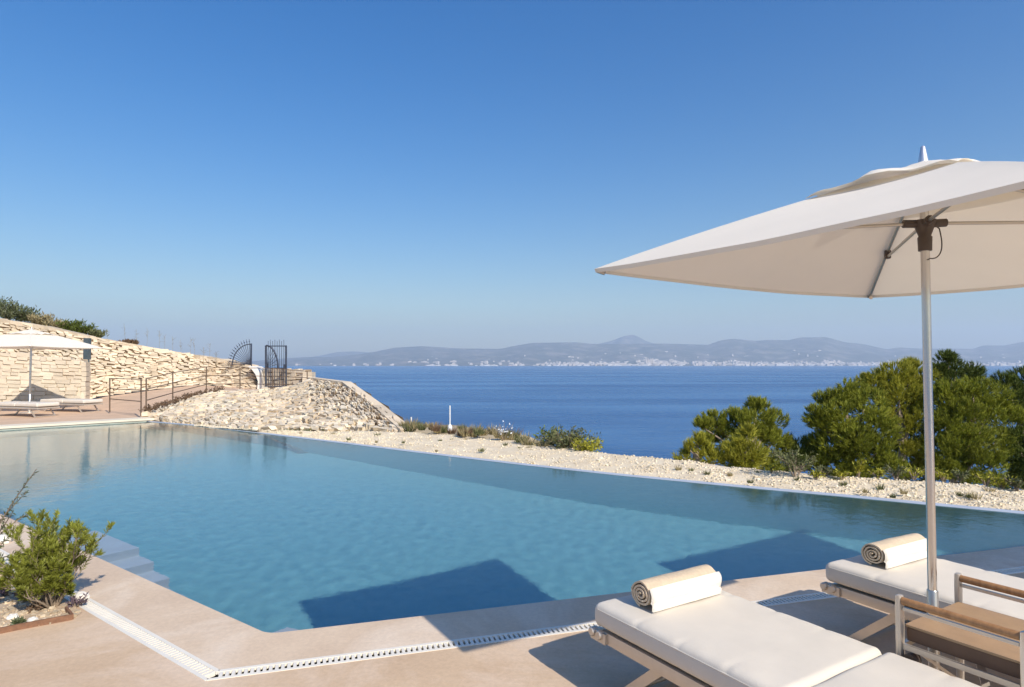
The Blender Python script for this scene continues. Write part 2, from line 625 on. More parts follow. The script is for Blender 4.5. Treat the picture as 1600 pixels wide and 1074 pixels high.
# ring: CL, corner, FR, infinity edge from right to left, back to CR (added)
ring.append(V((CR.x, CR.y, 0)))
b = MB()
nr = len(ring)
nn = len(near)
for i in range(nr):
    p, q = ring[i], ring[(i + 1) % nr]
    inf = nn <= i < nr - 1 or i == nn - 1
    zt = ZW + .002 if (nn - 1 <= i < nr - 1) else (-.10 if i == nr - 1 else -.012)
    if 1 <= i < nn - 1:                  # invented niche: opens the front wall so refracted sunlight reaches the floor
        zt = -.58
        po, qo = p + FN * .75, q + FN * .75
        b.add([(p.x, p.y, zt), (q.x, q.y, zt), (qo.x, qo.y, zt), (po.x, po.y, zt)], [(0, 1, 2, 3)])
        b.add([(po.x, po.y, zt), (qo.x, qo.y, zt), (qo.x, qo.y, -.08), (po.x, po.y, -.08)], [(0, 1, 2, 3)])
    b.add([(p.x, p.y, DEEP), (q.x, q.y, DEEP), (q.x, q.y, zt), (p.x, p.y, zt)], [(0, 1, 2, 3)])
basin = b.build('pool_basin', MT['basin'])
fl = poly('pool_floor', ring, MT['basin'], DEEP)
for o in (basin, fl):
    struct(o)
    o.cycles.is_caustics_receiver = True
def onF(off, s):
    return V((FP.x, FP.y, 0)) + FN * off + FD * s


def onL(off, s):
    return V((LP.x, LP.y, 0)) + LN * off + LD * s


UND = 2.2                               # unseen extra water beneath the deck, added so sunlight refracts onto the floor
nI_ = len(INF)
outs_ = []
for i, p in enumerate(INF):
    d = (INF[min(i + 1, nI_ - 1)] - INF[max(i - 1, 0)]).normalized()
    outs_.append(p + V((-d.y, d.x, 0)) * .17)
CN_ = V((-CD.y, CD.x, 0))
wr = [onL(UND, (CL - LP).dot(LD))] + fillet(UND, 0) + [onF(UND, (FR - FP).dot(FD) + .1), FR + FD * .1] + [V((p.x, p.y, 0)) for p in (INF[i] + (outs_[i] - INF[i]) * .5 for i in range(nI_ - 1, -1, -1))]
wr += [CR + CN_ * .3 + CD * .25, CL + CN_ * .3]


def inside(x, y, pl):
    c = False
    j = len(pl) - 1
    for i in range(len(pl)):
        if (pl[i].y > y) != (pl[j].y > y) and x < (pl[j].x - pl[i].x) * (y - pl[i].y) / (pl[j].y - pl[i].y) + pl[i].x:
            c = not c
        j = i
    return c


# rippled sheet of water: real small waves, ending under the weir, the coping and the deck
CS = .05
x0, x1, y0, y1 = min(p.x for p in wr), max(p.x for p in wr), min(p.y for p in wr), max(p.y for p in wr)
nx, ny = int((x1 - x0) / CS) + 1, int((y1 - y0) / CS) + 1
idx, wb = {}, MB()


def wv(i, j):
    if (i, j) not in idx:
        x, y = x0 + i * CS, y0 + j * CS
        z = .0003 * noise.noise(V((x * 1.5, y * 1.5, .3))) + .0003 * noise.noise(V((x * 3.3 + 4, y * 3.3, 1.7))) + .0008 * noise.noise(V((x * 6.6, y * 6.6 + 9, 4.1))) + .0004 * noise.noise(V((x * 9.5, y * 9.5 + 2, 6.1)))
        idx[(i, j)] = len(wb.v)
        wb.v.append((x, y, ZW + z))
    return idx[(i, j)]


for i in range(nx):
    for j in range(ny):
        if inside(x0 + (i + .5) * CS, y0 + (j + .5) * CS, wr):
            wb.f.append((wv(i, j), wv(i + 1, j), wv(i + 1, j + 1), wv(i, j + 1)))
            wb.sm.append(True)
water = wb.build('pool_water', pool_mat())
struct(water)
water.cycles.is_caustics_caster = True

# steps into the pool beside the left coping, bench in the near corner
LI = -LN                                # into the pool
b = MB()
A0 = PC + LD * 2.90
for i in range(4):
    s0, s1 = (0, 1.0) if i == 0 else (-.30 * i, -.30 * (i - 1))
    c = A0 + LD * ((s0 + s1) / 2) + LI * .25
    top = -.24 - .25 * i
    hgt = (top - DEEP) / 2
    b.box(V((c.x, c.y, top - hgt)), LD * ((s1 - s0) / 2), LI * .25, V((0, 0, hgt)))
st = struct(b.build('pool_steps', MT['step']))
st.cycles.is_caustics_receiver = True
b = MB()
q = [PC, PC + FD * .30, PC + FD * .30 - FN * .20, PC + LD * .25 + LI * .30, PC + LD * .25]
zz = (-.22, DEEP)
b.add([V((p.x, p.y, z)) for z in zz for p in q], [(0, 1, 2, 3, 4)] + [(i, i + 5, (i + 1) % 5 + 5, (i + 1) % 5) for i in range(5)])
st = struct(b.build('pool_bench', MT['step']))
st.cycles.is_caustics_receiver = True

# weir: the thin level rim of the infinity edge
b = MB()
nI = len(INF)
ins, outs = [], []
for i, p in enumerate(INF):
    d = INF[min(i + 1, nI - 1)] - INF[max(i - 1, 0)]
    d.normalize()
    nrm = V((-d.y, d.x, 0))
    ins.append(V((p.x, p.y, 0)))
    outs.append(V((p.x, p.y, 0)) + nrm * .16)
for i in range(nI - 1):
    zt, zb = ZW + .006, -.5
    q = [ins[i].lerp(outs[i], .03), ins[i + 1].lerp(outs[i + 1], .03), outs[i + 1], outs[i]]
    b.hexa([V((p.x, p.y, zb)) for p in q] + [V((p.x, p.y, zt)) for p in q])
struct(b.build('pool_weir', MT['weir']))

# copings, decks, drains
CW, DW = .405, .105
r0, r1, r2 = fillet(0, .14), fillet(CW, .0), fillet(CW + DW, .0)
FEND = FR + FD * 7
LEND = CL


RF = (FEND - FP).dot(FD)
LF = (CL - LP).dot(LD)
co = poly('pool_coping', [onL(0, LF)] + r0 + [onF(0, RF), onF(CW, RF)] + r1 + [onL(CW, LF)], MT['coping'])
struct(co)
DECKY = -6
dk = poly('pool_deck', [onL(CW + DW, LF)] + r2 + [onF(CW + DW, RF), V((16, DECKY, 0)), V((-26, DECKY, 0)), V((-26, 10, 0))], MT['deck'])
struct(dk)
# small bevelled lip under the coping, hanging over the water
b = MB()
seq = [onL(0, LF)] + r0 + [onF(0, RF)]
for p, q in zip(seq, seq[1:]):
    b.add([(p.x, p.y, 0), (q.x, q.y, 0), (q.x, q.y, -.05), (p.x, p.y, -.05)], [(0, 1, 2, 3)])
struct(b.build('coping_lip', MT['pale']))


def drain(base, d, n, s0, s1, label, cut0=0., cut1=0.):
    """slotted channel grate from s0 to s1 along d, DW wide in the direction n"""
    o = base + d * s0
    t = thing('drain_grate', label, 'drain', o, 0, 'slotted drains round the pool')
    L_ = s1 - s0
    ch = MB()
    z0 = -.05
    a, c = V((0, 0, z0)), n * DW
    e_ = d * L_
    ch.add([a, a + e_, a + e_ + c, a + c], [(0, 1, 2, 3)])
    for k_ in (V((0, 0, 0)), c):
        ch.add([a + k_, a + e_ + k_, a + e_ + k_ + V((0, 0, .046)), a + k_ + V((0, 0, .046))], [(0, 1, 2, 3)])
    ch.build('channel', MT['dark'], t)
    fr = MB()
    for off in (.011, DW - .011):
        i0 = -cut0 * off
        fr.box(n * off + d * (L_ / 2 - cut0 * off / 2 + cut1 * off / 2) + V((0, 0, -.006)), d * ((L_ + cut0 * off + cut1 * off) / 2), n * .0108, V((0, 0, .0085)))
    fr.build('frame', MT['grate'], t)
    sl_ = MB()
    k_ = .012
    while k_ < L_:
        sl_.box(d * k_ + n * (DW / 2) + V((0, 0, -.0105)), d * .0085, n * (DW / 2 - .022), V((0, 0, .0115)))
        k_ += .0302
    sl_.build('slats', MT['grate'], t)
    return t


cF = (r1[0] - onF(CW, 0)).dot(FD)
cL = (r1[0] - onL(CW, 0)).dot(LD)
ang = FD.angle(LD)
cutk = 1 / math.tan(ang / 2)
drain(onF(CW, 0), FD, FN, cF, RF, 'white slotted drain grate running along the front of the pool towards the loungers', cutk, 0)
drain(onL(CW, 0), LD, LN, cL, LF, 'white drain grate running along the left side of the pool past the green bush', cutk, 0)

# far coping with its overflow slot
CN = V((-CD.y, CD.x, 0))                 # away from the water
Lc = (CR - CL).length
b = MB()
b.box(CL + CD * (Lc / 2 + .1) + CN * .30 + V((0, 0, .005)), CD * (Lc / 2 + .1), CN * .31, V((0, 0, .028)))
struct(b.build('far_coping', MT['pale']))
b = MB()
b.box(CL + CD * (Lc / 2) + CN * .02 + V((0, 0, -.050)), CD * (Lc / 2), CN * .025, V((0, 0, .009)))
struct(b.build('overflow_ledge', MT['fascia']))
b = MB()
b.box(CL + CD * (Lc / 2) + CN * .07 + V((0, 0, -.045)), CD * (Lc / 2), CN * .055, V((0, 0, .0215)))
struct(b.build('overflow_slot', MT['dark']))  # solid box, coloured dark to stand for the shade in the gap

# ------------------------------------------------------------------ far terrace and path
FR_ = [V((-26, 10.2, -.004)), CL + CN * .3 + V((0, 0, -.006)), CL + CD * (Lc * .5) + CN * .3 + V((0, 0, -.006)), CR + CN * .3 + V((0, 0, -.006)), P(236, 648, 19.4), P(262, 635, 21), P(300, 622, 23), P(345, 613, 24), P(400, 611, 24.5), P(450, 606, 25), P(488, 604, 25.2)]
BK_ = [V((-34, 22, .02)), V((-26, 23.5, .02)), P(0, 632, 25.4), P(141, 626, 26.2), P(165, 620, 26.6), P(240, 610, 27.6), P(304, 602, 28.9), P(345, 604, 28.9), P(400, 608, 28.6), P(450, 607, 28.4), P(500, 602, 28.4)]
b = MB()
rows = 9
vs = []
for f, g in zip(FR_, BK_):
    for j in range(rows + 1):
        t = j / rows
        p = f.lerp(g, t)
        p.z += .03 * noise.noise(p * .6) * sin(pi * t)
        vs.append(p)
R1 = rows + 1
b.add(vs, [(i * R1 + j, (i + 1) * R1 + j, (i + 1) * R1 + j + 1, i * R1 + j + 1) for i in range(len(FR_) - 1) for j in range(rows)], True)
struct(b.build('path', MT['path']))


# ------------------------------------------------------------------ stone walls
class Strip:
    """ruled surface between a bottom and a top polyline"""

    def __init__(s, bot, top):
        s.b, s.t = bot, top
        s.L = [0]
        for p, q in zip(bot, bot[1:]):
            s.L.append(s.L[-1] + (q - p).length)
        s.len = s.L[-1]

    def at(s, x, t):
        x = max(0, min(s.len, x))
        for i in range(len(s.b) - 1):
            if x <= s.L[i + 1] + 1e-6:
                k = (x - s.L[i]) / (s.L[i + 1] - s.L[i])
                return s.b[i].lerp(s.b[i + 1], k).lerp(s.t[i].lerp(s.t[i + 1], k), t)

    def frame(s, x, t):
        a = s.at(x + .1, t) - s.at(x - .1, t)
        u = s.at(x, min(1, t + .1)) - s.at(x, max(0, t - .1))
        a.normalize()
        u.normalize()
        nn_ = a.cross(u)
        nn_.normalize()
        return a, u, nn_


def sheet(b, st, nx, back=.0, thick=0.):
    vs = []
    for i in range(nx + 1):
        for j in range(7):
            x, t = st.len * i / nx, j / 6
            vs.append(st.at(x, t) - st.frame(x, t)[2] * back)
    b.add(vs, [(i * 7 + j, (i + 1) * 7 + j, (i + 1) * 7 + j + 1, i * 7 + j + 1) for i in range(nx) for j in range(6)])


def coursed(b, st, ch, wmin, wmax, prot, r, jit=.12, gap=.9, tilt=0.):
    """rows of stones laid on a strip"""
    x0 = 0
    hmax = max((t - q).length for t, q in zip(st.t, st.b))
    nrow = int(hmax / ch) + 1
    for k_ in range(nrow):
        x = r.uniform(0, wmax) - wmax
        while x < st.len:
            wd = r.uniform(wmin, wmax)
            xc = x + wd / 2
            if 0 < xc < st.len:
                Hh = (st.at(xc, 1) - st.at(xc, 0)).length
                if Hh > .02:
                    hh = ch * r.uniform(.75, 1.15)
                    y = (k_ + .5 + r.uniform(-.12, .12)) * ch
                    if y < Hh + ch * .15:
                        t = y / Hh
                        a, u, n_ = st.frame(xc, min(1, t))
                        c = st.at(xc, 0).lerp(st.at(xc, 1), t)
                        rot = r.gauss(0, tilt)
                        a2, u2 = a * cos(rot) + u * sin(rot), u * cos(rot) - a * sin(rot)
                        pr = r.uniform(.25, 1) * prot
                        b.box(c + n_ * (pr - .12), a2 * (wd / 2 * gap), u2 * (hh / 2 * gap), n_ * .12, jit, r)
            x += wd


# block wall behind the far loungers
bw0, bw1 = V((-21.3, 22.9, 0)), V((-16.50, 24.42, 0))
d = (bw1 - bw0).normalized()
nrm = V((d.y, -d.x, 0))
wl = thing('block_wall', 'wall of squared yellow limestone blocks behind the far loungers', 'wall', (0, 0, 0))
st = Strip([bw0, bw0.lerp(bw1, .5), bw1], [bw0 + V((0, 0, 2.3)), bw0.lerp(bw1, .5) + V((0, 0, 2.02)), bw1 + V((-.05, 0, 1.75))])
rs = random.Random(3)
b = MB()
q = [bw0 - nrm * .02, bw1 - nrm * .02, bw1 - nrm * .5, bw0 - nrm * .5]
b.hexa([V((p.x, p.y, -.2)) for p in q] + [q[0] + V((0, 0, 2.28)), q[1] + V((0, 0, 1.73)), q[2] + V((0, 0, 1.73)), q[3] + V((0, 0, 2.28))])
b.build('core', MT['block'], wl)
b = MB()
coursed(b, st, .145, .18, .50, .055, rs, .09, .965, .02)
for k_ in range(9):                        # quoins of the wall end
    b.box(bw1 - nrm * .22 + V((0, 0, .1 + k_ * .187)) + d * rs.uniform(.0, .03), d * .08, nrm * .26, V((0, 0, .088)), .05, rs)
b.build('stones', MT['block'], wl)

# the big dry-stone retaining wall of the hillside
UB = [-120, 0, 70, 141, 165, 240, 304, 345, 392]
BT = [V((-29, 25.5, .1)), P(0, 628, 25.9), P(70, 626, 26.1), P(141, 624, 26.35), P(165, 620, 26.7), P(240, 610, 27.7), P(304, 602, 29), P(345, 604, 29), P(402, 609, 28.5)]
TP = [V((-29, 26.8, 4.1)), P(0, 500, 27.0), P(70, 511.5, 27.2), P(141, 527, 27.4), P(165, 532, 27.7), P(240, 546, 28.6), P(304, 556.5, 29.6), P(345, 563, 29.5), P(392, 573, 28.8)]
rw = thing('retaining_wall', 'long dry-stone retaining wall sloping down the hillside behind the path', 'wall', (0, 0, 0))
st = Strip(BT, TP)
b = MB()
sheet(b, st, 40, .06)
b.build('core', MT['back'], rw)
b = MB()
coursed(b, st, .105, .11, .42, .10, rs, .34, .97, .16)
b.build('stones', MT['stone'], rw)
b = MB()
for i in range(len(TP) - 1):               # mortared top
    for s_k in range(4):
        p, q = TP[i].lerp(TP[i + 1], s_k / 4), TP[i].lerp(TP[i + 1], (s_k + 1) / 4)
        dz = rs.uniform(-.015, .02)
        dd = (q - p).normalized()
        nb_ = V((dd.y, -dd.x, 0)).normalized()
        b.box((p + q) / 2 + V((0, 0, -.02 + dz)) - nb_ * .2, (q - p) / 2 * 1.0, nb_ * .27, V((0, 0, .07)), .03, rs)
b.build('coping', MT['stone'], rw)
b = MB()                                   # rounded white end of the wall
prof = [P(u, v, 28.25) for u, v in [(387, 572.5), (393, 573), (398, 575.6), (402, 578.5), (405, 582), (408, 592), (410, 609.5), (401.5, 610.5), (403, 596), (399, 585), (393, 577)]]
n_p = len(prof)
b.add(prof + [p + V((.1, .9, 0)) for p in prof], [tuple(range(n_p))[::-1]] + [(i, (i + 1) % n_p, (i + 1) % n_p + n_p, i + n_p) for i in range(n_p)])
b.build('rounded_end', MT['cap'], rw)

# hilltop behind the retaining wall
b = MB()
vs = []
bk = [p + V((-.5, 6.5, -.5 - .05 * i)) for i, p in enumerate(TP)]
for p, q in zip(TP, bk):
    for j in range(7):
        t = j / 6
        r_ = (p - V((0, 0, .05))).lerp(q, t)
        r_.z += .10 * noise.noise(r_ * .7) * sin(pi * t) - .25 * sin(pi * t)
        vs.append(r_)
    vs.append(q + V((0, 18, -20)))
b.add(vs, [(i * 8 + j, (i + 1) * 8 + j, (i + 1) * 8 + j + 1, i * 8 + j + 1) for i in range(8) for j in range(7)], True)
struct(b.build('hillside', MT['hill']))

# rubble bank between the path and the pool
RBB = [G(231, 655.5, -.05), G(262, 659, -.06), G(300, 663, -.07), G(345, 668, -.08), G(400, 672, -.08), G(450, 671, -.06), G(500, 672, -.05), G(545, 673, -.05), G(600, 674, -.04), G(640, 676, -.04)]
RBT = [P(230, 646, 19.0), P(262, 634, 21), P(300, 621, 23), P(345, 612.5, 24), P(400, 611, 24.5), P(450, 605, 25), P(488, 591.5, 24.8), P(543, 598.5, 22.6), P(592, 635, 18.6), P(637, 672.5, 15.4)]
rb = thing('rubble_bank', 'sloping bank of loose limestone rubble above the far corner of the pool', 'stone bank', (0, 0, 0))
st = Strip(RBB, RBT)
b = MB()
sheet(b, st, 50, .10)
b.build('core', MT['back'], rb)
b = MB()
for k_ in range(6600):
    x, t = rs.uniform(0, st.len), rs.uniform(.0, 1)
    if x > st.len * .63 and t > .95:
        continue
    Hh = (st.at(x, 1) - st.at(x, 0)).length
    if rs.random() > Hh / 11 + .05:
        continue
    a, u, n_ = st.frame(x, t)
    s_k = rs.uniform(.055, .135)
    ro = rs.uniform(0, pi)
    a2, u2 = a * cos(ro) + u * sin(ro), u * cos(ro) - a * sin(ro)
    n2 = (n_ + a * rs.gauss(0, .3) + u * rs.gauss(0, .3)).normalized()
    b.box(st.at(x, t) + n_ * rs.uniform(-.07, .045), a2 * s_k, u2 * (s_k * rs.uniform(.5, .8)), n2 * (s_k * rs.uniform(.35, .6)), .34, rs)
b.build('stones', MT['rubble'], rb)
b = MB()                                   # mortared sloping edge against the sea
edge = [RBT[6], RBT[7], RBT[7].lerp(RBT[8], .5), RBT[8], RBT[8].lerp(RBT[9], .5), RBT[9]]
for p, q in zip(edge, edge[1:]):
    dd = (q - p).normalized()
    up_ = V((0, 0, 1))
    sd = dd.cross(up_).normalized()
    b.box((p + q) / 2 + V((0, 0, -.06)) + sd * .03, (q - p) / 2, sd * .16, V((0, 0, .10)), .02, rs)
    b.add([p + V((0, .25, -.02)), q + V((.25, .2, -.02)), q + V((1.2, 1.5, -3)), p + V((1.2, 1.5, -3))], [(0, 1, 2, 3)])
b.build('edge', MT['stone'], rb)

# parapet at the end of the path
pa = thing('parapet', 'low limestone parapet at the end of the path behind the open iron gate', 'wall', (0, 0, 0))
p0, p1 = P(411, 606, 28.6), P(476, 606, 27.4)
st = Strip([p0, p1], [P(411, 578, 28.6), P(476, 580, 27.4)])
b = MB()
a, u, n_ = st.frame(1, .5)
q = [st.at(0, 0) - n_ * .03, st.at(9, 0) - n_ * .03, st.at(9, 0) - n_ * .4, st.at(0, 0) - n_ * .4]
hh = (st.at(0, 1) - st.at(0, 0))
b.hexa([p - V((0, 0, .3)) for p in q] + [p + hh * .97 for p in q])
b.build('core', MT['back'], pa)
b = MB()
coursed(b, st, .17, .2, .5, .06, rs, .15, .96, .03)
for k_ in range(5):
    p, q = st.at(st.len * k_ / 5, 1), st.at(st.len * (k_ + 1) / 5, 1)
    b.box((p + q) / 2 - n_ * .18 + V((0, 0, -.02)), (q - p) / 2 * .97, n_ * .24, V((0, 0, .06)), .06, rs)
b.build('stones', MT['block'], pa)
b = MB()
pp = P(481.5, 606, 27.2)
for k_ in range(5):
    b.box(pp + V((0, .1, -.05 + .16 * k_)), V((.20, 0, 0)), V((0, .24, 0)), V((0, 0, .078)), .05, rs)
b.build('end_pier', MT['block'], pa)

# dark sheet-metal pillar at the end of the block wall
b = MB()
p = P(136, 562, 25.35)
ht = P(136, 528.5, 25.35).z - p.z
b.rbox(p + V((0, 0, ht / 2)), V((1, 0, 0)), V((0, 1, 0)), V((0, 0, 1)), .105, .09, ht / 2, .008, 2, 2, 4)
pm = thing('metal_pillar', 'dark grey sheet-metal box pillar rising behind the end of the block wall', 'pillar', (p.x, p.y, .0))
o = b.build('casing', MT['sheet'], pm)
o.location = (-p.x, -p.y, 0)
b = MB()
b.tube([V((.07, 0, 0)), V((.07, 0, p.z))], .03)
b.build('post', MT['sheet'], pm)


# ------------------------------------------------------------------ iron railings and gate
def railing(pix, label, closed_end=False):
    pts = []
    for u, vt, vb, Y in pix:
        pts.append((P(u, vb, Y), P(u, vt, Y)))
    t = thing('railing', label, 'railing', pts[0][0], 0, 'rusty iron railings along the path')
    o0 = pts[0][0]
    for lo, hi in pts:
        b = MB()
        b.tube([lo - o0 - V((0, 0, .1)), hi - o0], .021, 7)
        b.build('post', MT['iron'], t)
    for fr in (.985, .66, .33):
        b = MB()
        pl = [lo.lerp(hi, fr) - o0 for lo, hi in pts]
        for p, q in zip(pl, pl[1:]):
            b.tube([p, q], .015, 6)
        b.build('rail', MT['iron'], t)
    return t


railing([(171.5, 591, 639.5, 20.4), (220.5, 592, 645, 18.9)], 'short three-bar rusty iron railing at the edge of the far terrace')
railing([(228.5, 591, 643, 19.3), (270, 582, 630, 21.2), (322.5, 573, 614.5, 24), (375, 574.5, 612, 25.2), (426, 575, 614, 25), (480, 580, 611, 25.1)],
        'long rusty iron railing climbing along the outer edge of the path')

Yg = 27.6
gt = thing('iron_gate', 'tall open dark iron gate leaf with upright bars standing against the sea', 'gate', P(415.5, 607, Yg))
o0 = P(415.5, 607, Yg)
for u, v0, v1, r_ in ((415.5, 607, 540, .045), (447, 607, 540, .04)):
    b = MB()
    b.tube([P(u, v0, Yg) - o0, P(u, v1, Yg) - o0], r_, 8)
    b.build('post', MT['gate'], gt)
b = MB()
for k_ in range(1, 9):
    u = 415.5 + 31.5 * k_ / 9
    b.tube([P(u, 606, Yg) - o0, P(u, 531 + (k_ % 2) * 2, Yg) - o0], [.013, .009], 5)
b.build('bars', MT['gate'], gt)
b = MB()
for v in (604, 575.5, 541):
    b.bar(P(415.5, v, Yg) - o0, P(447, v, Yg) - o0, .02, .045)
b.build('crossbars', MT['gate'], gt)
b = MB()
arc = [P(416 + 18.5 * sin(a_ * pi / 16), 576 - 36 * cos(a_ * pi / 16), Yg - .03) - o0 for a_ in range(9)]
b.tube(arc, .035, 6)
b.build('curved_brace', MT['gate'], gt)
b = MB()
for k_ in range(1, 8):
    a_ = k_ * pi / 16
    b.tube([P(417, 575, Yg - .03) - o0, P(416 + 18 * sin(a_), 576 - 35 * cos(a_), Yg - .03) - o0], .009, 4)
b.build('brace_spokes', MT['gate'], gt)
b = MB()
p = P(445, 573, Yg - .05) - o0
b.rbox(p, V((1, 0, 0)), V((0, 1, 0)), V((0, 0, 1)), .06, .04, .10, .01, 2, 2, 2)
b.build('lock_box', MT['gate'], gt)

Yf = 28.85
ft = thing('fan_screen', 'dark iron quarter-circle fan of spikes standing on the end of the retaining wall', 'gate screen', P(392.5, 573, Yf))
o0 = P(392.5, 573, Yf)
b = MB()
b.tube([V((0, 0, -.1)), P(392.5, 537, Yf) - o0], .04, 8)
b.build('post', MT['gate'], ft)
b = MB()
for k_ in range(13):
    a_ = (k_ + .4) / 13 * pi / 2
    e1 = (392 - 37 * cos(a_), 571 - 41 * sin(a_))
    b.tube([P(391, 571, Yf) - o0, P(e1[0], e1[1], Yf) - o0], [.014, .010], 5)
    m1, m2 = (392 - 33 * cos(a_), 571 - 36.5 * sin(a_)), (392 - 35.5 * cos(a_), 571 - 39 * sin(a_))
    b.tube([P(*m1, Yf) - o0, P(*m2, Yf) - o0], [.035, .004], 5)
b.build('spikes', MT['gate'], ft)
b = MB()
b.tube([P(392 - 29 * cos(k_ * pi / 32), 571 - 33 * sin(k_ * pi / 32), Yf) - o0 for k_ in range(17)], .022, 6)
b.build('arc', MT['gate'], ft)

# ------------------------------------------------------------------ gravel bank, cliff
CRST = [(560, 672), (640, 676), (720, 680.5), (800, 688), (870, 697), (930, 708), (990, 713), (1050, 718.5), (1130, 727), (1220, 738), (1300, 745), (1380, 748), (1450, 751), (1530, 757), (1600, 765), (1680, 775)]


def crest_at(u, k_=0.):
    return G(u, lerp(CRST, u), .0)


inn = outs[:]
cols = []
inn2 = [V((-11.0, 19.6, 0))] + [p.copy() for p in inn]
outer = []
for p in inn2:
    u = 800 + FOC * p.x / p.y
    c = crest_at(max(560, min(1680, u)))
    if u < 640:
        c = G(640, 676).lerp(G(400, 672), min(1, (640 - u) / 240))
    outer.append(c)
outer[-1] = V((9.6, 7.6, 0))
fine_i, fine_o = [], []
for i in range(len(inn2) - 1):
    for k_ in range(6):
        fine_i.append(inn2[i].lerp(inn2[i + 1], k_ / 6))
        fine_o.append(outer[i].lerp(outer[i + 1], k_ / 6))
fine_i.append(inn2[-1])
fine_o.append(outer[-1])
fine_i += [V((10.5, 6.4, 0)), V((16, 3, 0)), V((16, -8, 0))]
fine_o += [V((12, 7.2, 0)), V((19, 3.4, 0)), V((19.5, -8, 0))]
TT = [0, .03, .12, .22, .32, .42, .52, .62, .72, .8, .88, .94, 1.0]


def bank(p, q, t):
    r_ = p.lerp(q, t)
    r_.z = ZW - .07 + .13 * t ** .8
    r_.z += (.035 * noise.noise(r_ * 1.3) + .025 * noise.noise(r_ * 4)) * min(1, t * 5)
    return r_


b = MB()
vs = []
for p, q in zip(fine_i, fine_o):
    for t in TT:
        vs.append(bank(p, q, t))
    out = (q - p)
    out.z = 0
    out = out.normalized() if out.length > .01 else V((.5, .85, 0))
    for dd, dz in ((.4, -.25), (1.3, -1.1), (4, -3.6), (12, -11), (30, -25)):
        e_ = q + out * dd + V((0, 0, dz))
        e_.z += .15 * noise.noise(e_ * .8) * min(1, dd) - .1 * min(1, dd)
        vs.append(e_)
nb_ = len(TT) + 5
b.add(vs, [(i * nb_ + j, (i + 1) * nb_ + j, (i + 1) * nb_ + j + 1, i * nb_ + j + 1) for i in range(len(fine_i) - 1) for j in range(nb_ - 1)], True)
struct(b.build('ground', MT['gravel']))
# headland continuing behind the rubble bank
b = MB()
vs = []
hd = [V((-13, 20, -.4)), V((-6, 17.0, -.22)), V((-3.0, 15.4, -.05)), V((-.8, 13.9, -.15)), V((-.1, 13.3, -.8))]
for i in range(26):
    t = i / 25 * (len(hd) - 1)
    k_ = min(int(t), len(hd) - 2)
    p = hd[k_].lerp(hd[k_ + 1], t - k_)
    for dd, dz in ((-1.2, -.10), (0, .02), (1.0, .10), (2.2, .02), (3.6, -.5), (9, -5), (25, -24)):
        q = p + V((.55, .83, 0)) * dd
        q.z = p.z + dz + .10 * noise.noise(q * .9)
        vs.append(q)
b.add(vs, [(i * 7 + j, (i + 1) * 7 + j, (i + 1) * 7 + j + 1, i * 7 + j + 1) for i in range(25) for j in range(6)], True)
struct(b.build('headland', MT['hill']))

# loose stones of the bank: nobody could count them
b = MB()
rp_ = random.Random(21)
nf = len(fine_i) - 4
for k_ in range(20000):
    i = rp_.random() * nf
    i0 = int(i)
    p, q = fine_i[i0].lerp(fine_i[i0 + 1], i - i0), fine_o[i0].lerp(fine_o[i0 + 1], i - i0)
    t = rp_.uniform(.05, 1.02)
    c = bank(p, q, min(1, t))
    s_k = .004 + .013 * rp_.random() ** 3.5
    if rp_.random() < .008:
        s_k *= 2
    ro = rp_.uniform(0, pi)
    a2, u2 = V((cos(ro), sin(ro), rp_.gauss(0, .25))), V((-sin(ro), cos(ro), rp_.gauss(0, .25)))
    b.box(c + V((0, 0, s_k * .3)), a2 * s_k, u2 * (s_k * .75), V((0, 0, s_k * .55)), .35, rp_)
tag(b.build('gravel', MT['pebble']), 'pale limestone chippings strewn between the pool edge and the sea', 'gravel', None, 'stuff')


# ------------------------------------------------------------------ plants
def rdir(r, up=0.):
    while True:
        d = V((r.uniform(-1, 1), r.uniform(-1, 1), r.uniform(-1, 1)))
        if .05 < d.length < 1:
            d.normalize()
            d.z += up
            return d.normalized()


def blade(b, p, d, L, wd, r):
    sd = d.cross(rdir(r))
    if sd.length < 1e-3:
        return
    sd.normalize()
    b.add([p - sd * wd * .5, p + sd * wd * .5, p + d * L], [(0, 1, 2)])


def leaf(b, p, d, L, wd, r):
    sd = d.cross(rdir(r))
    if sd.length < 1e-3:
        return
    sd.normalize()
    b.add([p, p + d * L * .45 + sd * wd * .5, p + d * L, p + d * L * .45 - sd * wd * .5], [(0, 1, 2, 3)])


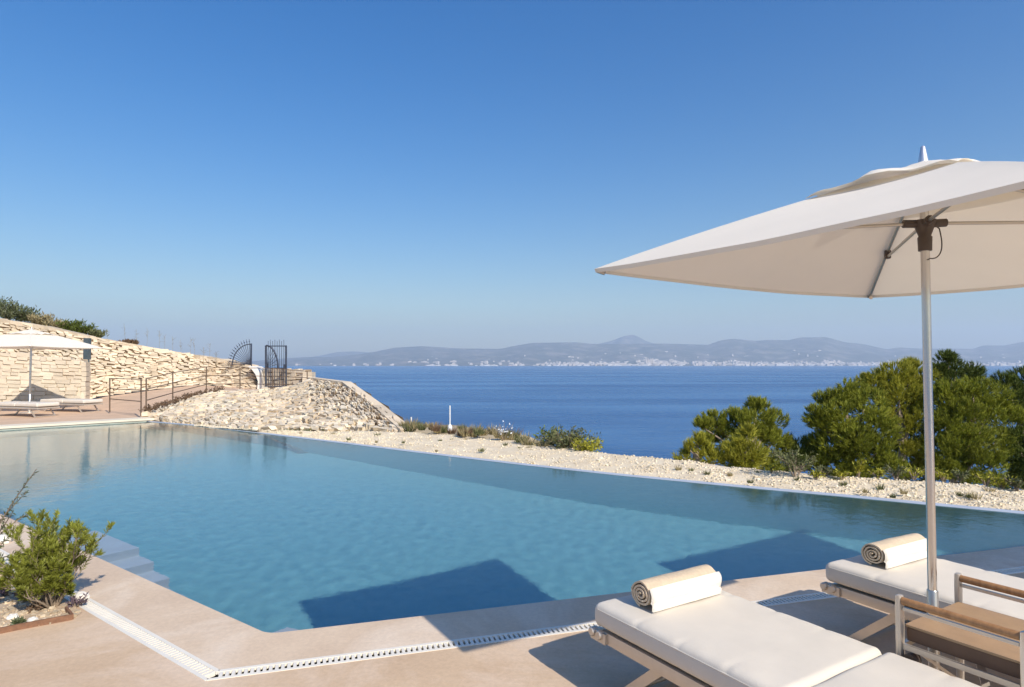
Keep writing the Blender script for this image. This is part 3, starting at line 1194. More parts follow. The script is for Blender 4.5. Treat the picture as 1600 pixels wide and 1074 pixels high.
def pine(base, lobes, mat, seed, label, tuft=1., cat='tree', name='pine_tree', L=(.055, .105), wd=.012, group=None, dens=125):
    """trunk and limbs from base to each lobe; lobes = (centre, radius, flatten)"""
    r = random.Random(seed)
    t = thing(name, label, cat, base, 0, group)
    lob = [(V(c) - V(base), ra) for c, ra in lobes]
    b = MB()
    top = max(lob, key=lambda l: l[0].z)[0]
    b.tube([V((0, 0, -.3)), V((0, 0, top.z * .25)), V((top.x * .3, top.y * .3, top.z * .55)), top * .9], [.10, .075, .05, .02], 8)
    for c, ra in lob:
        s0 = V((0, 0, max(0, min(c.z * .5, top.z * .5))))
        m_ = s0.lerp(c, .5) + V((r.uniform(-.1, .1), r.uniform(-.1, .1), -.05))
        b.tube([s0, m_, c], [.04, .028, .01], 6)
    b.build('trunk', MT['bark'], t)
    f = MB()
    for c, ra in lob:
        n_ = int(dens * 3.2 * (ra / .4) ** 2 * tuft)
        sub = [rdir(r, .35) for _ in range(int(9 + ra * 14))]
        for k in range(n_):
            # needles gather in brush-like clumps on the lobe
            sdir = r.choice(sub)
            d_ = (sdir + rdir(r) * .42).normalized()
            cl = .78 + .3 * noise.noise(sdir * 3 + c)
            p = c + V((d_.x * ra, d_.y * ra, d_.z * ra * .92)) * (cl + .22 * r.random() - .75 * r.random() ** 3.2)
            ax = (d_ * .8 + V((0, 0, .75)) + rdir(r) * .35).normalized()
            for j in range(14):
                dd = (ax + rdir(r) * .55).normalized()
                blade(f, p + ax * (j * .006 - .04), dd, r.uniform(*L), wd, r)
    f.build('crown', mat, t)
    return t


def px_lobes(lst, Y, r):
    """lobes given as photo circles (u, v, radius px, extra depth)"""
    out = []
    for u, v, rp, dy in lst:
        y = Y + dy
        out.append((P(u, v, y), rp * y / FOC))
    return out


rq = random.Random(5)
# left group
pine(P(1178, 748, 12.2), px_lobes([(1182, 648, 27, .3), (1160, 668, 28, .2), (1205, 662, 24, .5), (1190, 690, 30, .2), (1212, 690, 22, .3), (1145, 660, 22, .6), (1115, 664, 24, .5), (1098, 668, 18, .4),
                                    (1130, 690, 28, .5), (1105, 700, 24, .4), (1170, 712, 28, .4), (1200, 725, 22, .2), (1205, 738, 16, 0)], 12.2, rq), MT['pine'], 31,
     'small rounded pine left of the big pine clump, its crown against the sea')
pine(P(1160, 742, 11.0), px_lobes([(1160, 690, 16, 0), (1170, 678, 12, 0), (1150, 706, 20, 0), (1175, 706, 19, -.1), (1160, 724, 22, -.1), (1185, 722, 15, 0), (1142, 724, 14, 0)], 11.0, rq), MT['pine2'], 32,
     'low yellow-green young pine in front of the small rounded pine', name='young_pine', L=(.07, .13))
pine(P(1088, 728, 11.2), px_lobes([(1090, 690, 13, .1), (1078, 704, 15, 0), (1098, 708, 17, 0), (1068, 716, 12, 0), (1112, 718, 15, -.1), (1128, 722, 10, -.1)], 11.2, rq), MT['pine2'], 33,
     'low green bush at the left foot of the small rounded pine', name='bush', cat='bush', L=(.06, .12))
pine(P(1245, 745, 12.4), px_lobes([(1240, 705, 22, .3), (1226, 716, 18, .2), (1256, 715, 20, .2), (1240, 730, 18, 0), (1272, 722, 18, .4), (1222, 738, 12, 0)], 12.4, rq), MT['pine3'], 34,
     'dark young pine in the gap between the two pine groups', name='young_pine', L=(.08, .14))
# right group
pine(P(1330, 760, 12.4), px_lobes([(1275, 652, 20, .1), (1293, 632, 26, .3), (1320, 620, 30, .4), (1285, 668, 26, .2), (1318, 655, 34, 0), (1350, 640, 34, .2), (1300, 690, 32, .2), (1335, 690, 34, -.1),
                                    (1370, 668, 32, 0), (1345, 718, 32, -.1), (1305, 722, 28, .1), (1375, 705, 30, -.2), (1390, 730, 24, -.2), (1275, 700, 22, .5), (1280, 725, 22, .3), (1300, 742, 18, .1), (1330, 744, 18, 0), (1362, 744, 18, 0)], 12.2, rq), MT['pine'], 35,
     'broad pine forming the left side of the big clump beside the sea gap', dens=130)
pine(P(1410, 760, 12.8), px_lobes([(1400, 590, 26, .2), (1375, 598, 26, .3), (1360, 612, 28, .3), (1425, 585, 24, .4), (1440, 600, 28, .3), (1405, 620, 34, 0), (1435, 635, 34, .1), (1385, 640, 32, 0),
                                    (1420, 670, 36, 0), (1440, 700, 34, 0), (1410, 712, 32, -.1), (1435, 735, 28, -.1), (1400, 742, 20, -.1), (1420, 748, 18, -.1), (1445, 750, 18, -.1)], 13.0, rq), MT['pine2'], 36,
     'tallest broad pine with yellow-green tips left of the parasol pole', dens=130)
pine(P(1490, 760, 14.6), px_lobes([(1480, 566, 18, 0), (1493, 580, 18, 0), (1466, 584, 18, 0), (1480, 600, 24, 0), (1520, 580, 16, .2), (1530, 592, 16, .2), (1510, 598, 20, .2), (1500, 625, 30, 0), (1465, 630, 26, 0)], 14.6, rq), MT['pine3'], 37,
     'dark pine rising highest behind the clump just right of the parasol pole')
pine(P(1510, 765, 12.6), px_lobes([(1485, 622, 30, 0), (1520, 615, 30, .1), (1550, 622, 28, .2), (1500, 655, 36, -.1), (1540, 655, 34, 0), (1475, 668, 30, -.1), (1570, 660, 28, .2), (1510, 692, 36, -.2),
                                    (1555, 692, 30, 0), (1480, 708, 32, -.2), (1520, 725, 30, -.3), (1550, 728, 22, -.2), (1470, 738, 24, -.2), (1490, 748, 20, -.2), (1520, 752, 20, -.2), (1550, 756, 20, -.1)], 12.6, rq), MT['pine'], 38,
     'broad green pine filling the clump right of the parasol pole', dens=130)
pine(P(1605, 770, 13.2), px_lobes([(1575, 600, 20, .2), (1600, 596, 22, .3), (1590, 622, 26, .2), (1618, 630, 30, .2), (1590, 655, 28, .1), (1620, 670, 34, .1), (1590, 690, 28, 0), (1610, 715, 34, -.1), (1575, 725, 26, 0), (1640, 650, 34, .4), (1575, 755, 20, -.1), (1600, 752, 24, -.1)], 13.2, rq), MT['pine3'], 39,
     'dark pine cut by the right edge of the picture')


def shrub(p, rad, hgt, mat, seed, label, name='shrub', cat='shrub', n=260, L=.06, wd=.02, group=None, up=.4, stems=9, stem_mat='bark'):
    r = random.Random(seed)
    t = thing(name, label, cat, p, 0, group)
    b, f = MB(), MB()
    tips = []
    for k in range(stems):
        a = r.uniform(0, 2 * pi)
        e_ = V((cos(a) * rad * r.uniform(.2, .95), sin(a) * rad * r.uniform(.2, .95), hgt * r.uniform(.5, 1)))
        m_ = V((e_.x * .4, e_.y * .4, e_.z * .55))
        b.tube([V((e_.x * .1, e_.y * .1, -.02)), m_, e_], [.008, .006, .002], 4, False)
        tips.append((m_, e_))
    b.build('stems', MT[stem_mat], t)
    for k in range(n):
        m_, e_ = r.choice(tips)
        q = m_.lerp(e_, r.uniform(-.3, 1.05)) + rdir(r) * rad * .16
        q.z = max(.01, q.z)
        d_ = (V((e_.x, e_.y, 0)) * (.6 / max(rad, .01)) + V((0, 0, up)) + rdir(r) * .8).normalized()
        leaf(f, q, d_, L * r.uniform(.6, 1.3), wd * r.uniform(.7, 1.2), r)
    f.build('foliage', mat, t)
    return t


def tuft(p, rad, hgt, mat, seed, label, n=50, name='grass_tuft', cat='grass tuft', group=None, wd=.012):
    r = random.Random(seed)
    f = MB()
    for k in range(n):
        a = r.uniform(0, 2 * pi)
        q = V((cos(a), sin(a), 0)) * rad * .35 * r.random()
        d_ = V((cos(a) * r.uniform(.1, .9), sin(a) * r.uniform(.1, .9), 1)).normalized()
        blade(f, q, d_, hgt * r.uniform(.5, 1.1), wd, r)
    o = f.build(name, mat)
    o.location = p
    return tag(o, label, cat, group)


# shrubs along the foot of the pines
shrub(G(1243, 743), .34, .36, MT['scrub'], 51, 'yellow-green leafy shrub on the gravel in front of the dark gap between the pines', n=500, L=.07)
shrub(G(1340, 746), .12, .26, MT['pine2'], 52, 'small upright light green shrub at the foot of the broad left pine', n=260, L=.06, up=1.2)
GB = 'low dry shrubs along the foot of the pines'
for k_, (u, v, s_k) in enumerate([(1290, 745, .2), (1315, 748, .18), (1372, 748, .2), (1400, 748, .24), (1428, 749, .26), (1475, 752, .24), (1500, 752, .2), (1540, 758, .24), (1565, 762, .22), (1590, 766, .24), (1205, 738, .16), (1275, 748, .14)]):
    shrub(G(u, v - 1), s_k * .75, s_k * .62, MT['pine2'] if k_ % 3 else MT['scrub'], 60 + k_, 'low dry grey-green shrub along the gravel edge at the foot of the pines', n=170, L=.05, group=GB)
# cliff-top growth in the middle
shrub(P(890, 712, 12.4), .62, .52, MT['scrub'], 71, 'wide low green bush on the cliff edge halfway along the bank', name='bush', cat='bush', n=1500, L=.08, wd=.03, stems=40)
shrub(P(858, 706, 12.9), .36, .46, MT['pine3'], 72, 'dark green bush adjoining the left side of the wide low bush', name='bush', cat='bush', n=800, L=.07, wd=.03, stems=26)
shrub(P(915, 712, 11.9), .38, .30, MT['pine2'], 73, 'yellow-green bush adjoining the right side of the wide low bush', name='bush', cat='bush', n=800, L=.07, wd=.03, stems=26)
GD = 'dry grass tufts on the cliff edge'
rg = random.Random(9)
for k_ in range(46):
    u = rg.uniform(628, 850)
    v = lerp([(628, 672), (700, 676), (760, 684), (850, 700)], u) + rg.uniform(-7, 3)
    Y = 15.6 - (u - 628) * .012 + rg.uniform(-.5, .8)
    tuft(P(u, v, Y), rg.uniform(.2, .42), rg.uniform(.14, .3), MT['dry'] if rg.random() < .45 else (MT['scrub'] if rg.random() < .6 else MT['brown']), 100 + k_,
         'dry grass tuft on the cliff edge by the white posts', n=70, group=GD, wd=.022)
fl_ = shrub(P(786, 690, 13.4), .26, .42, MT['flower'], 74, 'pale plant with white seed heads standing against the sea', n=46, L=.045, wd=.035, stems=16, name='flowering_plant', cat='plant')
# white posts on the cliff edge
for u, vt, vb, Y, lab, r_ in ((703, 634, 668, 15.2, 'tall thin white post on a white foot at the cliff edge', .015), (642.5, 652, 668, 16.4, 'short thin white stake at the cliff edge beside the rubble bank', .016)):
    p = P(u, vb, Y)
    t = thing('post', lab, 'post', p)
    b = MB()
    b.tube([V((0, 0, -.1)), P(u, vt, Y) - p], r_, 8)
    b.build('shaft', MT['white'], t)
    if u == 703:
        b = MB()
        b.tube([V((0, 0, -.08)), V((0, 0, .02)), V((0, 0, .07))], [.06, .055, .025], 10)
        b.build('foot', MT['white'], t)
# tufts on the gravel
GT = 'weed tufts on the gravel bank'
for k_, (u, v) in enumerate([(470, 678), (485, 672), (505, 673), (520, 680), (545, 688), (590, 682), (588, 692), (630, 693), (688, 690), (706, 689), (752, 706), (682, 706), (812, 702), (828, 702), (1060, 735), (1080, 737), (1140, 744), (1172, 755), (1185, 741),
                             (1245, 752), (1318, 760), (1352, 770), (1375, 765), (1395, 778), (1412, 772), (1500, 775), (1512, 778), (1525, 780), (1545, 770), (1105, 742), (1300, 752), (760, 690), (790, 697), (730, 690)]):
    s_k = rg.uniform(.7, 1.3)
    tuft(G(u, v, -.05), .11 * s_k, .085 * s_k, MT['scrub'] if rg.random() < .6 else MT['dry'], 200 + k_, 'small weed tuft growing in the gravel bank', n=42, group=GT, wd=.012)
for k_, u in enumerate([440, 452, 466, 478]):
    tuft(G(u + 2, 675.5, -.05), .25, .10, MT['scrub'], 250 + k_, 'flat green weed patch under the rubble bank', n=80, group='weed patches under the rubble', wd=.02)
# dry scrub along the top of the rubble
for k_, (u, v, Y) in enumerate([(231, 645, 19.2), (240, 642, 19.8), (250, 638, 20.4), (262, 635, 20.9), (275, 631, 21.5), (285, 627, 22.1), (296, 623, 22.7), (306, 621, 23.1), (318, 618, 23.4), (332, 615, 23.7), (345, 613, 24)]):
    shrub(P(u, v + 1, Y - .1), .24, .22, MT['brown'], 300 + k_, 'dry brown scrub along the top of the rubble bank', n=150, L=.08, wd=.03, group='dry scrub along the rubble')
# hilltop vegetation
for k_, (u, v, Y, rad, h_, m_, lab) in enumerate([
        (-20, 505, 28, 1.0, 1.2, 'olive', 'grey-green grassy scrub at the left edge of the hilltop'),
        (14, 505, 28, .8, .85, 'olive', 'tall grey-green scrub on the hilltop above the far parasol'),
        (38, 508, 28.2, .75, .75, 'olive', 'feathery grey scrub on the hilltop right of the tall scrub'),
        (62, 512, 28.4, .7, .5, 'dry', 'dry yellowish scrub in the middle of the hilltop'),
        (85, 517, 28.5, .7, .42, 'dry', 'low brownish scrub left of the dark hilltop bushes'),
        (108, 522, 28.6, .6, .55, 'pine3', 'dark green bush left of the metal pillar on the hilltop'),
        (130, 526, 28.7, .6, .45, 'pine3', 'dark green bush right above the metal pillar'),
        (150, 530, 28.8, .5, .32, 'scrub', 'lowest green bush at the right end of the hilltop growth'),
        (202, 540, 29.3, .4, .14, 'brown', 'flat brown scrub on top of the retaining wall')]):
    shrub(P(u, v, Y), rad, h_, MT[m_], 400 + k_, lab, name='hilltop_shrub', n=1100, L=.16, wd=.045, stems=30, up=1.0)
for k_, u in enumerate([168, 195, 212, 228, 248, 256, 268, 283, 296, 304, 318, 326, 338]):
    v = 533 + (u - 168) * .19
    Y = 29.3
    h_ = rg.uniform(.5, 1.1)
    p = P(u, v + 3, Y)
    t = thing('dry_stalk', 'tall thin dry stalk standing on top of the retaining wall', 'plant', p, 0, 'dry stalks on the retaining wall')
    b = MB()
    e_ = V((rg.uniform(-.08, .08), 0, h_))
    b.tube([V((0, 0, -.2)), e_ * .5 + V((.02, 0, 0)), e_], [.005, .004, .003], 4)
    for j in range(7):
        q = e_ * rg.uniform(.45, 1)
        b.tube([q, q + V((rg.uniform(-.14, .14), rg.uniform(-.1, .1), rg.uniform(.02, .16)))], [.004, .003], 3)
    b.build('stem', MT['dry'], t)
    b = MB()
    q = e_ * .6
    for j in range(10):
        d_ = rdir(rg, .8)
        leaf(b, q, d_, .05, .012, rg)
        q = q + d_ * .06 if j % 2 else q + (e_ - q) * .12
    b.build('seed_heads', MT['brown'], t)

# ------------------------------------------------------------------ planting bed in the left foreground
E1 = G(113, 968.5)
bedp = [G(-260, 1045), G(0, 990), E1, G(128, 958), onL(CW + DW + .012, cL + 1.75), onL(CW + DW + .012, cL + 5.2), G(-260, 900)]
bed = poly('planting_bed', bedp, MT['bed'], .004)
struct(bed)
ed = thing('bed_edging', 'rusty metal edging strip in front of the planting bed', 'edging', E1)
b = MB()
pts = [G(-260, 1047), G(-60, 1003), G(30, 984), E1]
for p, q in zip(pts, pts[1:]):
    b.bar(p - E1 + V((0, 0, .012)), q - E1 + V((0, 0, .012)), .014, .045)
b.bar(V((0, 0, .012)), G(103, 956.5) - E1 + V((0, 0, .012)), .014, .045)
b.build('strip', MT['rust'], ed)
b = MB()
rb_ = random.Random(77)
bx0, bx1 = min(p.x for p in bedp), max(p.x for p in bedp)
by0, by1 = min(p.y for p in bedp), max(p.y for p in bedp)
for k_ in range(14000):
    x, y = rb_.uniform(bx0, bx1), rb_.uniform(by0, by1)
    if not inside(x, y, bedp) or (x < G(-90, 950).x and rb_.random() < .4):
        continue
    s_k = .003 + .013 * rb_.random() ** 3.2
    p = V((x, y, .004 + s_k * .35))
    ro = rb_.uniform(0, pi)
    b.box(p, V((cos(ro), sin(ro), .1)) * s_k, V((-sin(ro), cos(ro), .1)) * s_k * .8, V((0, 0, s_k * .6)), .35, rb_)
tag(b.build('bed_chippings', MT['bedstone']), 'small stone chippings covering the planting bed under the bush', 'gravel', None, 'stuff')
for k_, (u, v, s_k, lab) in enumerate([(30, 903, .085, 'white limestone rock behind the bush, left of its stems'), (66, 897, .075, 'white rock half hidden behind the middle of the bush'), (8, 925, .06, 'pale rock at the left edge of the bed'),
                                       (128, 935, .045, 'small white rock at the start of the left drain'), (20, 968, .035, 'flat pale stone in the bed behind the edging'), (50, 972, .03, 'small cream stone beside the edging in the bed'),
                                       (4, 848, .08, 'large white rock on the coping behind the bush at the left edge'), (78, 974, .02, 'tiny white stone lying on the rusty edging')]):
    bm = bmesh.new()
    bmesh.ops.create_icosphere(bm, subdivisions=3, radius=1)
    for q in bm.verts:
        q.co *= 1 + .28 * noise.noise(q.co * 1.7 + V((k_ * 3, 0, 0))) + .12 * noise.noise(q.co * 5)
        q.co = V((q.co.x * s_k, q.co.y * s_k * .8, q.co.z * s_k * .6))
    me = bpy.data.meshes.new('rock')
    bm.to_mesh(me)
    bm.free()
    me.materials.append(MT['rock'])
    o = bpy.data.objects.new('rock', me)
    COL.objects.link(o)
    o.location = G(u, v) + V((0, 0, s_k * .35))
    tag(o, lab, 'rock', 'pale rocks in the planting bed')


def big_bush(p, seed):
    r = random.Random(seed)
    t = thing('bush', 'green narrow-leaved bush with bare grey stems in the planting bed', 'bush', p)
    b, f = MB(), MB()

    def twig(a, d_, L_, rad, lev):
        pts = [a]
        dd = d_.copy()
        for k in range(5):
            dd = (dd + rdir(r) * .22 + V((0, 0, .08))).normalized()
            pts.append(pts[-1] + dd * L_ / 5)
        b.tube(pts, [rad, rad * .85, rad * .7, rad * .58, rad * .45, rad * .3], 5, False)
        if lev < 2:
            for k in range(4 if lev == 0 else 3):
                i = r.choice([2, 3, 3, 4, 5, 5])
                side = (dd + rdir(r) * .75 + V((0, 0, .25))).normalized()
                twig(pts[i], side, L_ * r.uniform(.42, .66), rad * .5, lev + 1)
        if lev >= 1:
            dense = 72 if lev == 2 else 34
            for k in range(dense):
                x = .25 + .8 * r.random() ** .7
                i = min(4, int(x * 5))
                q = pts[i].lerp(pts[i + 1], min(1.2, x * 5 - i))
                ld = (dd * .75 + rdir(r) * .75 + V((0, 0, .2))).normalized()
                leaf(f, q, ld, r.uniform(.022, .046), r.uniform(.0042, .0068), r)

    tg = [(x * (.64 if x > 0 else .92), y, z * .86) for x, y, z in [(-.36, .05, .30), (-.28, -.12, .42), (-.2, .1, .5), (-.12, -.05, .55), (-.05, .15, .56), (.0, -.1, .50), (.06, .05, .56), (.14, .1, .58), (.2, 0, .58), (.26, .05, .50), (.18, -.1, .34), (.28, 0, .22),
          (-.1, -.2, .3), (.08, -.2, .28), (-.3, 0, .2), (-.2, -.2, .24), (.15, .15, .45), (-.42, .1, .36), (-.36, -.1, .46), (.22, -.08, .4), (-.34, -.2, .12), (-.18, -.26, .14), (.02, -.26, .15), (.18, -.2, .16), (-.44, -.05, .2), (.26, -.05, .14)]]
    for x, y, z in tg:
        e_ = V((x, y, z))
        twig(V((x * .12, y * .12, 0)), (e_.normalized() + V((0, 0, .25))).normalized(), e_.length * .66, .0085, 0)
    b.build('stems', MT['bark'], t)
    f.build('foliage', MT['shrub'], t)


big_bush(G(84, 948), 4)
# arching olive branch from the left
ob = thing('olive_shrub', 'sparse olive shrub arching into the left edge of the picture', 'shrub', G(-60, 905))
o0 = G(-60, 905)
b, f = MB(), MB()
ro_ = random.Random(8)
for tip, mid in (((57, 733), (-8, 830)), ((40, 770), (-10, 825)), ((20, 800), (-20, 850)), ((12, 840), (-25, 870)), ((48, 800), (0, 835)), ((-10, 760), (-50, 840)), ((30, 862), (-20, 880))):
    y = 4.75
    m_, e_ = P(mid[0], mid[1], y) - o0, P(tip[0], tip[1], y + ro_.uniform(-.2, .2)) - o0
    pts = [V((0, 0, 0)), m_ * .6 + V((0, 0, .03)), m_, m_.lerp(e_, .5) + rdir(ro_) * .015, e_]
    b.tube(pts, [.010, .008, .0055, .004, .002], 5, False)
    for k_ in range(58):
        x = ro_.uniform(.0, 1)
        i = 2 + int(x * 1.999)
        q = pts[i].lerp(pts[i + 1], x * 2 - int(x * 1.999))
        leaf(f, q, ((e_ - m_).normalized() * .7 + rdir(ro_) * .9).normalized(), ro_.uniform(.022, .045), .009, ro_)
b.build('stems', MT['bark'], ob)
f.build('foliage', MT['olive'], ob)
for k_, (u, v, s_k, m_, lab) in enumerate([(10, 930, .13, 'mauve', 'mauve-brown groundcover at the left edge of the bed'), (40, 940, .08, 'mauve', 'dark mauve groundcover left of the bush stems'),
                                           (118, 948, .07, 'mauve', 'little mauve groundcover at the corner by the drain'), (30, 979, .04, 'olive', 'small green weed beside the rusty edging'), (58, 955, .06, 'brown', 'brown dead twigs under the bush')]):
    shrub(G(u, v), s_k, s_k * .8, MT[m_], 500 + k_, lab, name='groundcover', cat='plant', n=190, L=.03, wd=.012, stems=10)

# ------------------------------------------------------------------ parasols
PHI = .533
AX, BX = V((cos(PHI), sin(PHI), 0)), V((sin(PHI), -cos(PHI), 0))       # far-left edge direction, towards the camera


def parasol(loc, phi, a, bb, rim, apex, label, rad=.0178, ribr=.009):
    t = thing('parasol', label, 'parasol', loc, phi, 'cream parasols')
    # local x runs along the a edges, local -y towards the camera
    hy = apex - rim
    N = 14

    def surf(x, y, lift=0.):
        """height of the cloth over (x, y) in -1..1 units"""
        m_ = max(abs(x), abs(y))
        k = min(abs(x), abs(y)) / m_ if m_ > 1e-6 else 1
        rib = apex - hy * (m_ + .16 * m_ * (m_ - 1))            # bowed ribs
        sag = (.045 + .012 * noise.noise(V((x * 2.3, y * 2.3, 5)))) * (1 - k * k) * m_ * (1.0 - .55 * m_)
        return rib - sag + lift

    b = MB()
    vs = [[None] * (2 * N + 1) for _ in range(2 * N + 1)]
    for i in range(2 * N + 1):
        for j in range(2 * N + 1):
            x, y = i / N - 1, j / N - 1
            b.v.append((x * a, y * bb, surf(x, y)))
    W_ = 2 * N + 1
    for i in range(2 * N):
        for j in range(2 * N):
            xm, ym = (i + .5) / N - 1, (j + .5) / N - 1
            if max(abs(xm), abs(ym)) < .13:
                continue                                         # vent opening under the flap
            q = (i * W_ + j, (i + 1) * W_ + j, (i + 1) * W_ + j + 1, i * W_ + j + 1)
            if xm * ym > 0:
                b.f += [(q[0], q[1], q[2]), (q[0], q[2], q[3])]
            else:
                b.f += [(q[0], q[1], q[3]), (q[1], q[2], q[3])]
            b.sm += [False, False]
    cn = b.build('canopy', MT['canopy'], t)
    me = cn.data
    # smooth panels, sharp at the ridges
    for p_ in me.polygons:
        p_.use_smooth = True
    bm = bmesh.new()
    bm.from_mesh(me)
    for e_ in bm.edges:
        (x0, y0, _), (x1, y1, _) = e_.verts[0].co, e_.verts[1].co
        if abs(abs(x0 / a) - abs(y0 / bb)) < 1e-3 and abs(abs(x1 / a) - abs(y1 / bb)) < 1e-3:
            e_.smooth = False
    bmesh.ops.delete(bm, geom=[v_ for v_ in bm.verts if not v_.link_faces], context='VERTS')
    bm.to_mesh(me)
    bm.free()
    b = MB()                                                    # hem doubled along the rim
    hem = [(-1, -1), (1, -1), (1, 1), (-1, 1)]
    for k in range(4):
        (x0, y0), (x1, y1) = hem[k], hem[(k + 1) % 4]
        for s_k in range(N):
            f0, f1 = s_k / N, (s_k + 1) / N
            p = [(x0 + (x1 - x0) * f, y0 + (y1 - y0) * f) for f in (f0, f1)]
            q = [(c[0] * a, c[1] * bb, surf(*c)) for c in p]
            b.add([V(q[0]), V(q[1]), V(q[1]) * 1.0 + V((-p[1][0] * .004, -p[1][1] * .004, -.018)), V(q[0]) + V((-p[0][0] * .004, -p[0][1] * .004, -.018))], [(0, 1, 2, 3)])
    b.build('hem', MT['canopy'], cn)
    b = MB()                                                    # billowing vent flap
    K, NF = .345, 20
    for i in range(NF + 1):
        for j in range(NF + 1):
            x, y = (2 * i / NF - 1), (2 * j / NF - 1)
            m_ = max(abs(x), abs(y))
            k = min(abs(x), abs(y)) / m_ if m_ > 1e-6 else 1
            z = surf(x * K, y * K) + .006 + (1 - k ** 3) * m_ ** 1.3 * (.038 + .018 * sin(6 * (x - y) + .6) + .012 * sin(13 * x + 5 * y)) + .02 * (1 - m_) + .007 * noise.noise(V((x * 4.1, y * 4.1, 2))) * m_
            b.v.append((x * K * a, y * K * bb, z))
    b.f += [(i * (NF + 1) + j, (i + 1) * (NF + 1) + j, (i + 1) * (NF + 1) + j + 1, i * (NF + 1) + j + 1) for i in range(NF) for j in range(NF)]
    b.sm += [True] * (NF * NF)
    b.build('vent_flap', MT['canopy'], t)
    b = MB()
    b.tube([V((0, 0, .02)), V((0, 0, .9)), V((0, 0, apex - .01))], rad, 20)
    pl = b.build('pole', MT['chrome'], t)
    b = MB()
    b.tube([V((0, 0, 0)), V((0, 0, .62)), V((0, 0, .625))], [rad * 1.22, rad * 1.22, rad * 1.05], 20)
    b.build('sleeve', MT['ribs'], t)
    b = MB()
    b.tube([V((0, 0, 0)), V((0, 0, .018)), V((0, 0, .024))], [.26, .26, .25], 36)
    b.tube([V((0, 0, .02)), V((0, 0, .10))], [.05, rad * 1.3], 16)
    b.build('base_plate', MT['frame'], t)
    b = MB()
    b.tube([V((0, 0, apex - .0)), V((0, 0, apex + .03)), V((0, 0, apex + .088)), V((0, 0, apex + .093))], [.024, .019, .009, .003], 16)
    b.build('finial', MT['finial'], t)
    hub = apex - .275
    b = MB()
    b.tube([V((0, 0, hub + z)) for z in (-.10, -.04, -.035, .01, .035)], [rad * 1.5, rad * 1.6, rad * 1.35, rad * 2.2, rad * 2.5], 16)
    o = b.build('hub', MT['hub'], t)
    for sx, sy in ((-1, -1), (1, -1), (1, 1), (-1, 1)):
        b = MB()
        d_ = V((sx * a, sy * bb, 0)).normalized()
        b.tube([d_ * rad + V((0, 0, hub + .02)), d_ * .088 + V((0, 0, hub + .022))], .018, 10)
        b.build('strut_socket', MT['hub'], o)
    o.data.update()
    b = MB()
    pts = [V((.03 + .045 * sin(k * pi / 10), -.02, hub - .01 - .015 * k + .0)) for k in range(11)]
    b.tube([V((.06, -.02, hub + .01))] + [V((.062 + .03 * sin(k / 12 * pi * 1.1) - .075 * (k / 12) ** 2, -.03, hub - .14 * sin(k / 12 * pi / 2))) for k in range(13)], .0028, 5)
    b.build('cord', MT['hub'], o)
    for sx, sy in ((-1, -1), (1, -1), (1, 1), (-1, 1)):
        b = MB()
        pts = [V((sx * a * f, sy * bb * f, surf(sx * f, sy * f) - .020)) for f in (.02, .2, .4, .6, .8, .985)]
        b.tube(pts, ribr, 8)
        rb2 = b.build('rib', MT['ribs'], t)
        b = MB()
        e_ = pts[-1]
        b.tube([e_ + V((-sx * .02, -sy * .02, -.008)), e_ + V((sx * .004, sy * .004, .004))], ribr * 1.3, 8)
        b.build('rib_tip', MT['ribs'], rb2)
        b = MB()
        d_ = V((sx * a, sy * bb, 0)).normalized()
        j = V((sx * a * .57, sy * bb * .57, surf(sx * .57, sy * .57) - .045))
        b.tube([d_ * .06 + V((0, 0, hub + .02)), j], ribr * .85, 8)
        s_2 = b.build('strut', MT['ribs'], t)
        b = MB()
        b.rbox(j + V((0, 0, .012)), d_, V((-d_.y, d_.x, 0)), V((0, 0, 1)), .024, .016, .024, .006, 3, 3, 3)
        b.build('joint', MT['hub'], s_2)
    return t


parasol((1.821, 2.778, 0), PHI, 1.129, .903, 2.051, 2.475, 'cream rectangular parasol on a steel pole beside the tan side table')
# its twin stands just outside the frame and throws the second shadow on the pool floor
SV = V((-.775, 1.053, 0))
hh = hypot(SV.x, SV.y)
si = hh / sqrt(1 + hh * hh) / 1.33
SR = SV / hh * (si / sqrt(1 - si * si))


def floor_px(u, v):
    p = G(u, v, ZW)
    r_ = ray(u, v)
    h_ = hypot(r_.x, r_.y)
    s_k = h_ / r_.length / 1.33
    k = s_k / sqrt(1 - s_k * s_k)
    D_ = ZW - DEEP
    return V((p.x + D_ * k * r_.x / h_, p.y + D_ * k * r_.y / h_, 0)) - SR * D_ - SV * (2.051 - ZW)


B2 = floor_px(1245, 830)
PHI2 = .44
c2 = B2 - V((cos(PHI2), sin(PHI2), 0)) * 1.129 + V((sin(PHI2), -cos(PHI2), 0)) * .903
parasol((c2.x, c2.y, 0), PHI2, 1.129, .903, 2.051, 2.475, 'second cream parasol outside the picture, seen only by its shadow on the pool floor')
# far parasol on the terrace
fp = G(46, 645.5)
parasol((fp.x, fp.y, .0), 1.42, 1.42, 1.42, 2.17, 2.74, 'white parasol standing on the far terrace between two distant loungers', rad=.03, ribr=.014)


